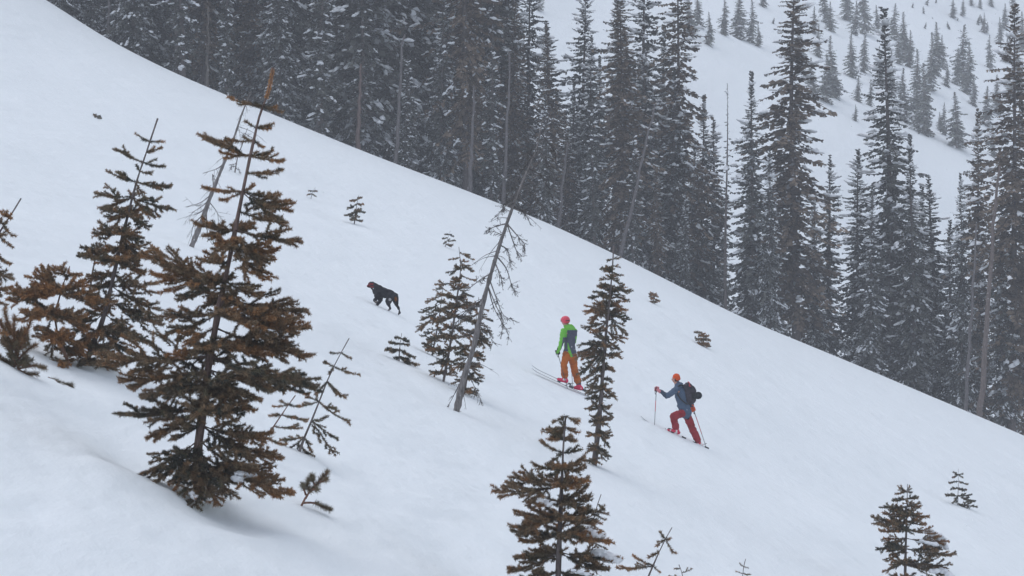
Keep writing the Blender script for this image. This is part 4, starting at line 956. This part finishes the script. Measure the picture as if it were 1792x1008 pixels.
TR1 = np.array([.46, .125, .02])
grow('trousers', b, .012, M_PAINT, person, base1, 3, lambda co: np.tile(TR1, (len(co), 1)) * (1 - .25 * (vnoise(co[:, 0] * 9, co[:, 2] * 13)[:, None] > .1)), .018)
b = Buf(); ellip(b, hc + [0, 0, .028], (.112, .125, .095)); ellip(b, hc + [0.01, -.01, .0], (.106, .115, .075)); capsule(b, hc + L1 * .1 + [0, 0, .035], hc + L1 * .125 + [0, 0, .03], .04, .02)
helmet = grow('helmet', b, .012, simple('helmet_pink', (.72, .05, .10), .35, spec=.5), person, base1, 3)
bm_ = Buf(); tube(bm_, [hc + L1 * .09 + [-.04, -.07, -.0], hc + [.01, -.118, .004], hc - L1 * .1 + [.02, -.05, .01]], .011, 6); link('helmet_strap', bm_.mesh('helmet_strap', [M_GRIP], True, base1), helmet)
p1t, p1f = A(975.6, 616, -.12), A(993, 680, -.2); p2t, p2f = A(998.5, 613, .36), A(1002, 677, .34)
for g_, ax_, pdv in ((p1t, p1t - p1f, [.5, .5, 0]), (p2t, p2t - p2f, [.5, -.5, 0])):
    b = Buf(); hand(b, g_, ax_, pdv, 1.25); fa = j['el'] if g_ is p1t else j['er']; capsule(b, g_ + unit(fa - g_) * .03, g_ + unit(fa - g_) * .12, .035, .048)
    grow('glove', b, .007, simple('glove_black', (.022, .022, .028), .8), person, base1, 1)
boots(person, base1, Y1, [((977.5, 667), (991, 671), (988.8, 663.5), (988.5, 655), -.06), ((1006, 681.5), (1017, 684), (1013, 676), (1012.3, 666), .08)], (.72, .05, .12), (.10, .08, .10))
ski_pole('black ski pole in the left hand of the green-jacketed skier', p1t, p1f); ski_pole('ski pole seen between the legs of the green-jacketed skier', p2t, p2f)
ski('pale ski under the front boot of the green-jacketed skier', (929, 647), (1047, 702), Y1 - .06, 0.0, .5)
ski('pale ski under the rear boot of the green-jacketed skier', (930, 642.5), (1060, 703), Y1 + .09, 0.0, .4)

# ---- the skier with the backpack
Y2 = hit(1200, 768)[1]
def B(px, py, d=0.0): return P(px, py, Y2 + d)
base2 = P(1200, 768, Y2)
p2 = thing('person', 'person in blue-grey jacket, red trousers and orange beanie striding uphill on skis', 'person', base2, 'ski tourers')
L2 = np.array([-.92, .38, .0]); hc = B(1182.8, 662.5)
j = dict(neck=B(1185.5, 672), chest=B(1190, 687), waist=B(1195, 706), pelv=B(1198, 721), sl=B(1184, 681, -.15), sr=B(1192, 680, .16), el=B(1168, 693, -.2), hl=B(1152.5, 683, -.1), er=B(1207, 698, .28), hr=B(1213, 716, .24),
         hipl=B(1194, 723, -.08), hipr=B(1201, 724, .08), kl=B(1178.5, 728, -.14), al=B(1183.5, 751, -.06), kr=B(1211, 749, .07), ar=B(1222.5, 773, .08))
b = Buf(); head_prims(b, hc, L2); capsule(b, hc - [0, 0, .05], j['chest'], .055, .1); capsule(b, j['chest'], j['pelv'], .12, .11)
for s_ in 'lr':
    capsule(b, j['s' + s_], j['e' + s_], .05, .042); capsule(b, j['e' + s_], j['h' + s_], .04, .03); capsule(b, j['chest'], j['s' + s_], .09, .055)
    capsule(b, j['hip' + s_], j['k' + s_], .08, .06); capsule(b, j['k' + s_], j['a' + s_], .055, .045)
grow('body', b, .011, M_PAINT, p2, base2, 2, head_paint(hc, L2, (.05, .03, .02)))
b = Buf(); capsule(b, j['chest'], j['waist'], .150, .150); capsule(b, j['waist'], B(1199.5, 722), .150, .155); capsule(b, j['sl'], j['sr'], .085, .085); capsule(b, j['chest'] + [0, 0, .05], j['neck'], .12, .08); ellip(b, B(1188, 674, -.03), (.10, .10, .075))
for s_ in 'lr': capsule(b, j['s' + s_], j['e' + s_], .082, .066); capsule(b, j['e' + s_], j['h' + s_], .064, .046)
BL = np.array([.085, .125, .19])
def jacket2(co):
    c = np.tile(BL, (len(co), 1)); px = 896 + co[:, 0] * F / co[:, 1]
    dk = np.linalg.norm(np.cross(co - j['el'], unit(j['hl'] - j['el'])), axis=1) < .08
    c[dk & (px < 1166)] = BL * .55
    return c
grow('jacket', b, .012, M_PAINT, p2, base2, 3, jacket2, .026)
b = Buf(); ellip(b, j['pelv'] - [0, 0, .02], (.15, .13, .11))
for s_ in 'lr': capsule(b, j['hip' + s_], j['k' + s_], .108, .090); capsule(b, j['k' + s_], j['a' + s_] + unit(j['k' + s_] - j['a' + s_]) * .05, .090, .086)
RD = np.array([.33, .035, .045])
def trou2(co):
    c = np.tile(RD, (len(co), 1)) * (1 - .2 * (vnoise(co[:, 0] * 9, co[:, 2] * 13)[:, None] > .1))
    q = np.hypot(896 + co[:, 0] * F / co[:, 1] - 1203.5, 504 - co[:, 2] * F / co[:, 1] - 731.5); c[(q < 3.2) & (co[:, 1] < Y2)] = (.02, .02, .025)   # dark patch on the thigh
    return c
grow('trousers', b, .012, M_PAINT, p2, base2, 3, trou2, .018)
b = Buf(); ellip(b, hc + [.012, 0, .035], (.094, .10, .092)); ellip(b, hc + [.03, -.005, .0], (.085, .098, .062))
grow('beanie', b, .011, simple('beanie_orange', (.75, .10, .02), .9, noise=.2, nscale=60, bump=.6, bscale=160), p2, base2, 2)
pt1, pf1 = B(1148.6, 681, -.1), B(1145, 752, -.12); pt2, pf2 = B(1213.5, 716, .24), B(1236, 783, .2)
for g_, ax_, pdv, fa, col in ((pt1, pt1 - pf1, [1, .2, 0], j['el'], (.62, .22, .24)), (pt2, pt2 - pf2, [-.6, -.3, 0], j['er'], (.75, .11, .03))):
    b = Buf(); hand(b, g_, ax_, pdv, 1.2); capsule(b, g_ + unit(fa - g_) * .03, g_ + unit(fa - g_) * .10, .034, .046)
    grow('glove', b, .007, simple('glove', col, .8), p2, base2, 1)
boots(p2, base2, Y2, [((1170.5, 755), (1187, 761), (1184, 753), (1184, 744), -.06), ((1217.5, 779), (1227, 784), (1223, 776.5), (1221, 768), .08)], (.70, .06, .11), (.06, .05, .06))
ski_pole('ski pole with red band planted ahead of the backpacked skier', pt1, pf1, (.45, .72)); ski_pole('ski pole with red band trailing behind the backpacked skier', pt2, pf2, (.35, .8))
ski('ski half sunk in powder under the front boot of the backpacked skier', (1120, 731), (1233, 786), Y2 - .06, .022, .42)
ski('ski half sunk in powder under the rear boot of the backpacked skier', (1162, 752), (1281, 806), Y2 + .08, .022, .47)
bp = thing('backpack', 'dark grey backpack with rolled bundle worn by the skier in blue-grey', 'backpack', B(1209, 700, -.02))
o_ = B(1209, 700, -.02)
PK = np.array([.055, .05, .062])
b = Buf(); capsule(b, B(1204, 677, -.02), B(1207, 700, -.02), .115, .13); capsule(b, B(1211, 682, -.02), B(1211, 700, -.02), .10, .10); capsule(b, B(1200, 676, -.1), B(1206, 676, .12), .07, .07)
pack = grow('pack_body', b, .014, M_PAINT, bp, o_, 2, lambda co: np.tile(PK, (len(co), 1)) * (1 + .5 * vnoise(co[:, 0] * 18, co[:, 2] * 18)[:, None]), .02)
b = Buf(); capsule(b, B(1222, 692, -.17), B(1222, 692, .15), .088, .088); capsule(b, B(1215, 693, -.1), B(1222, 692, -.12), .08, .08)
grow('rolled_bundle', b, .013, M_PAINT, bp, o_, 2, lambda co: np.tile([.028, .033, .038], (len(co), 1)) * (1 + .8 * vnoise(co[:, 0] * 25, co[:, 2] * 25)[:, None]), .018)
b = Buf(); tube(b, smooth_curve([B(1204, 668, -.1), B(1207, 671, -.15), B(1206, 675, -.16), B(1209, 676, -.15)], 10), .012, 6); link('haul_loop', b.mesh('haul_loop', [M_POLE_RED], True, o_), pack)
for d_, s0 in ((-.16, -1), (.16, 1)):
    b = Buf(); tube(b, smooth_curve([B(1199, 676, d_ * .6), B(1190, 674, d_), B(1184, 683, d_ * 1.15), B(1190, 697, d_ * 1.25), B(1203, 708, d_)], 16), .016, 6); link('shoulder_strap', b.mesh('shoulder_strap', [M_GRIP], True, o_), pack)

# ---- the dog
YD = hit(682, 545)[1]
def D(px, py, d=0.0): return P(px, py, YD + d)
based = P(678, 543, YD)
dog = thing('dog', 'shaggy black dog with reddish face climbing the snow slope, seen from the side', 'dog', based)
b = Buf(); W = .06
capsule(b, D(660, 509), D(668, 511.5), .125, .135); capsule(b, D(668, 511.5), D(682, 514.5), .135, .11); capsule(b, D(682, 514.5), D(690, 519), .11, .10)
capsule(b, D(652, 498.5), D(660, 506), .085, .125); ellip(b, D(650, 497.3), (.075, .07, .07)); capsule(b, D(648.5, 498.5, -.02), D(643.6, 500.6, -.03), .045, .03); capsule(b, D(648, 501, -.02), D(646, 502.2, -.03), .028, .02)
for s_ in (-1, 1): capsule(b, D(651.5, 495.5, .055 * s_), D(653.2, 500.5, .075 * s_), .028, .020)
def leg(pts, rr):
    for (a, c, r, q) in zip(pts[:-1], pts[1:], rr[:-1], rr[1:]): capsule(b, a, c, r, q, 10)
leg([D(661, 512, -.08), D(659, 521, -.09), D(655.5, 526, -.09), D(657.5, 528.8, -.09), D(660.5, 528.6, -.09)], [.085, .055, .033, .028, .03])
leg([D(664, 513, .08), D(666, 523, .08), D(664, 529.5, .08), D(660.5, 533.5, .08), D(658.2, 534.8, .08)], [.095, .068, .036, .03, .032])
leg([D(684, 518, -.08), D(680, 527, -.09), D(679.5, 533, -.09), D(683, 539, -.09), D(681.3, 543, -.09), D(679.5, 543.8, -.09)], [.105, .08, .05, .03, .026, .03])
leg([D(690, 519, .06), D(692.5, 528, .07), D(694.5, 535, .07), D(698.6, 541.5, .07), D(699, 548.5, .07), D(697.6, 549.6, .07)], [.09, .065, .042, .028, .024, .028])
capsule(b, D(692, 517, -.02), D(694.5, 524, -.06), .05, .045); capsule(b, D(694.5, 524, -.06), D(695, 533, -.07), .045, .02)
def fur(co):
    px = 896 + co[:, 0] * F / co[:, 1]; py = 504 - co[:, 2] * F / co[:, 1]
    n = len(co); nz = vnoise(co[:, 0] * 16, co[:, 2] * 16)
    c = np.tile([.030, .030, .036], (n, 1)) * (1 + .7 * nz[:, None])
    def patch(m, col): c[m] = col
    patch((px < 653.6) & (py < 503) & (py > 495.6) & (nz > -.12), (.27, .035, .04)); patch((px < 648.5) & (py > 500.8), (.05, .02, .022)); patch((px < 647.5) & (py < 498.6), (.12, .03, .03)); patch((np.hypot(px - 644.3, py - 500) < 1), (.02, .02, .02))
    patch((np.hypot((px - 692.3) / 2.4, (py - 523.5) / 4.2) < 1), (.20, .075, .025)); patch((np.hypot(px - 682.3, py - 524.2) < 2.6) & (co[:, 1] < YD), (.40, .38, .38))
    patch((py > 541.5) & (px < 684), (.35, .33, .33)); patch((py > 526.8) & (px < 660) & (nz > 0), (.25, .22, .2))
    return c
grow('body', b, .011, M_FUR, dog, based, 2, fur, .022)

# ------------------------------------------------------------------ falling snow and the hazy air
def falling_snow():
    rng = np.random.RandomState(9); n = 30000
    y = 22 + 136 * rng.rand(n) ** .7
    C = np.stack([(rng.rand(n) - .5) * 2 * .24 * (y + 2), y, (rng.rand(n) - .5) * 2 * .15 * (y + 2)], 1)
    C = C[C[:, 2] > ground(C[:, 0], C[:, 1]) + .05]; n = len(C)
    r = .0035 + .0075 * rng.rand(n, 1) ** 2; r *= np.clip(.45 + C[:, 1:2] / 70, .5, 1.5)
    u = unit(rng.randn(n, 3)); w = unit(np.cross(u, rng.randn(n, 3)))
    V = np.stack([C + u * r, C + w * r * .8, C - u * r, C - w * r * .8], 1)          # thin flat flakes
    T = (np.arange(n) * 4)[:, None, None] + np.array([(0, 1, 2), (0, 2, 3)])[None]
    bu = Buf(); bu.add(V.reshape(-1, 3), T.reshape(-1, 3))
    o = link('falling_snow', bu.mesh('falling_snow', [M_FLAKE])); tag(o, 'fine snowflakes drifting through the air', 'snow', kind='stuff')
falling_snow()

hz = bpy.data.materials.new('haze'); hz.use_nodes = True
hz.node_tree.nodes.clear()
pv = hz.node_tree.nodes.new('ShaderNodeVolumePrincipled'); ho = hz.node_tree.nodes.new('ShaderNodeOutputMaterial')
pv.inputs['Color'].default_value = (.93, .95, 1.0, 1); pv.inputs['Density'].default_value = 0.00075; pv.inputs['Anisotropy'].default_value = 0.0
hz.node_tree.links.new(pv.outputs[0], ho.inputs['Volume'])
bm = bmesh.new(); bmesh.ops.create_cube(bm, size=1.0)
me = bpy.data.meshes.new('haze'); bm.to_mesh(me); bm.free(); me.materials.append(hz)
_gz = bpy.data.objects['snow_ground'].data; _c = np.empty(len(_gz.vertices) * 3, np.float32); _gz.vertices.foreach_get('co', _c); _c = _c.reshape(-1, 3)
lo = _c.min(0) - [3, 3, 1.5]; hi = _c.max(0) + [3, 3, 6]
haze = link('haze', me); haze.location = tuple((lo + hi) / 2); haze.scale = tuple(hi - lo)
tag(haze, 'pale snow haze in the cold air', 'haze', kind='stuff')

# ------------------------------------------------------------------ look-alikes that still share a label are told apart by their place
same = {}
for o in COL.objects:
    if o.parent is None and 'label' in o and 'category' in o: same.setdefault(o['label'], []).append(o)
ORD = ['first', 'second', 'third', 'fourth', 'fifth', 'sixth', 'seventh', 'eighth', 'ninth', 'tenth', 'eleventh', 'twelfth', 'thirteenth']
for lab, os_ in same.items():
    if len(os_) < 2: continue
    os_.sort(key=lambda o: o.location.x / o.location.y)
    for i, o in enumerate(os_):
        o['label'] = lab + (', ' + ('left', 'right')[i] + ' of two' if len(os_) == 2 else ', ' + ('left', 'middle', 'right')[i] + ' of three' if len(os_) == 3 else ', ' + ORD[i] + ' from left')
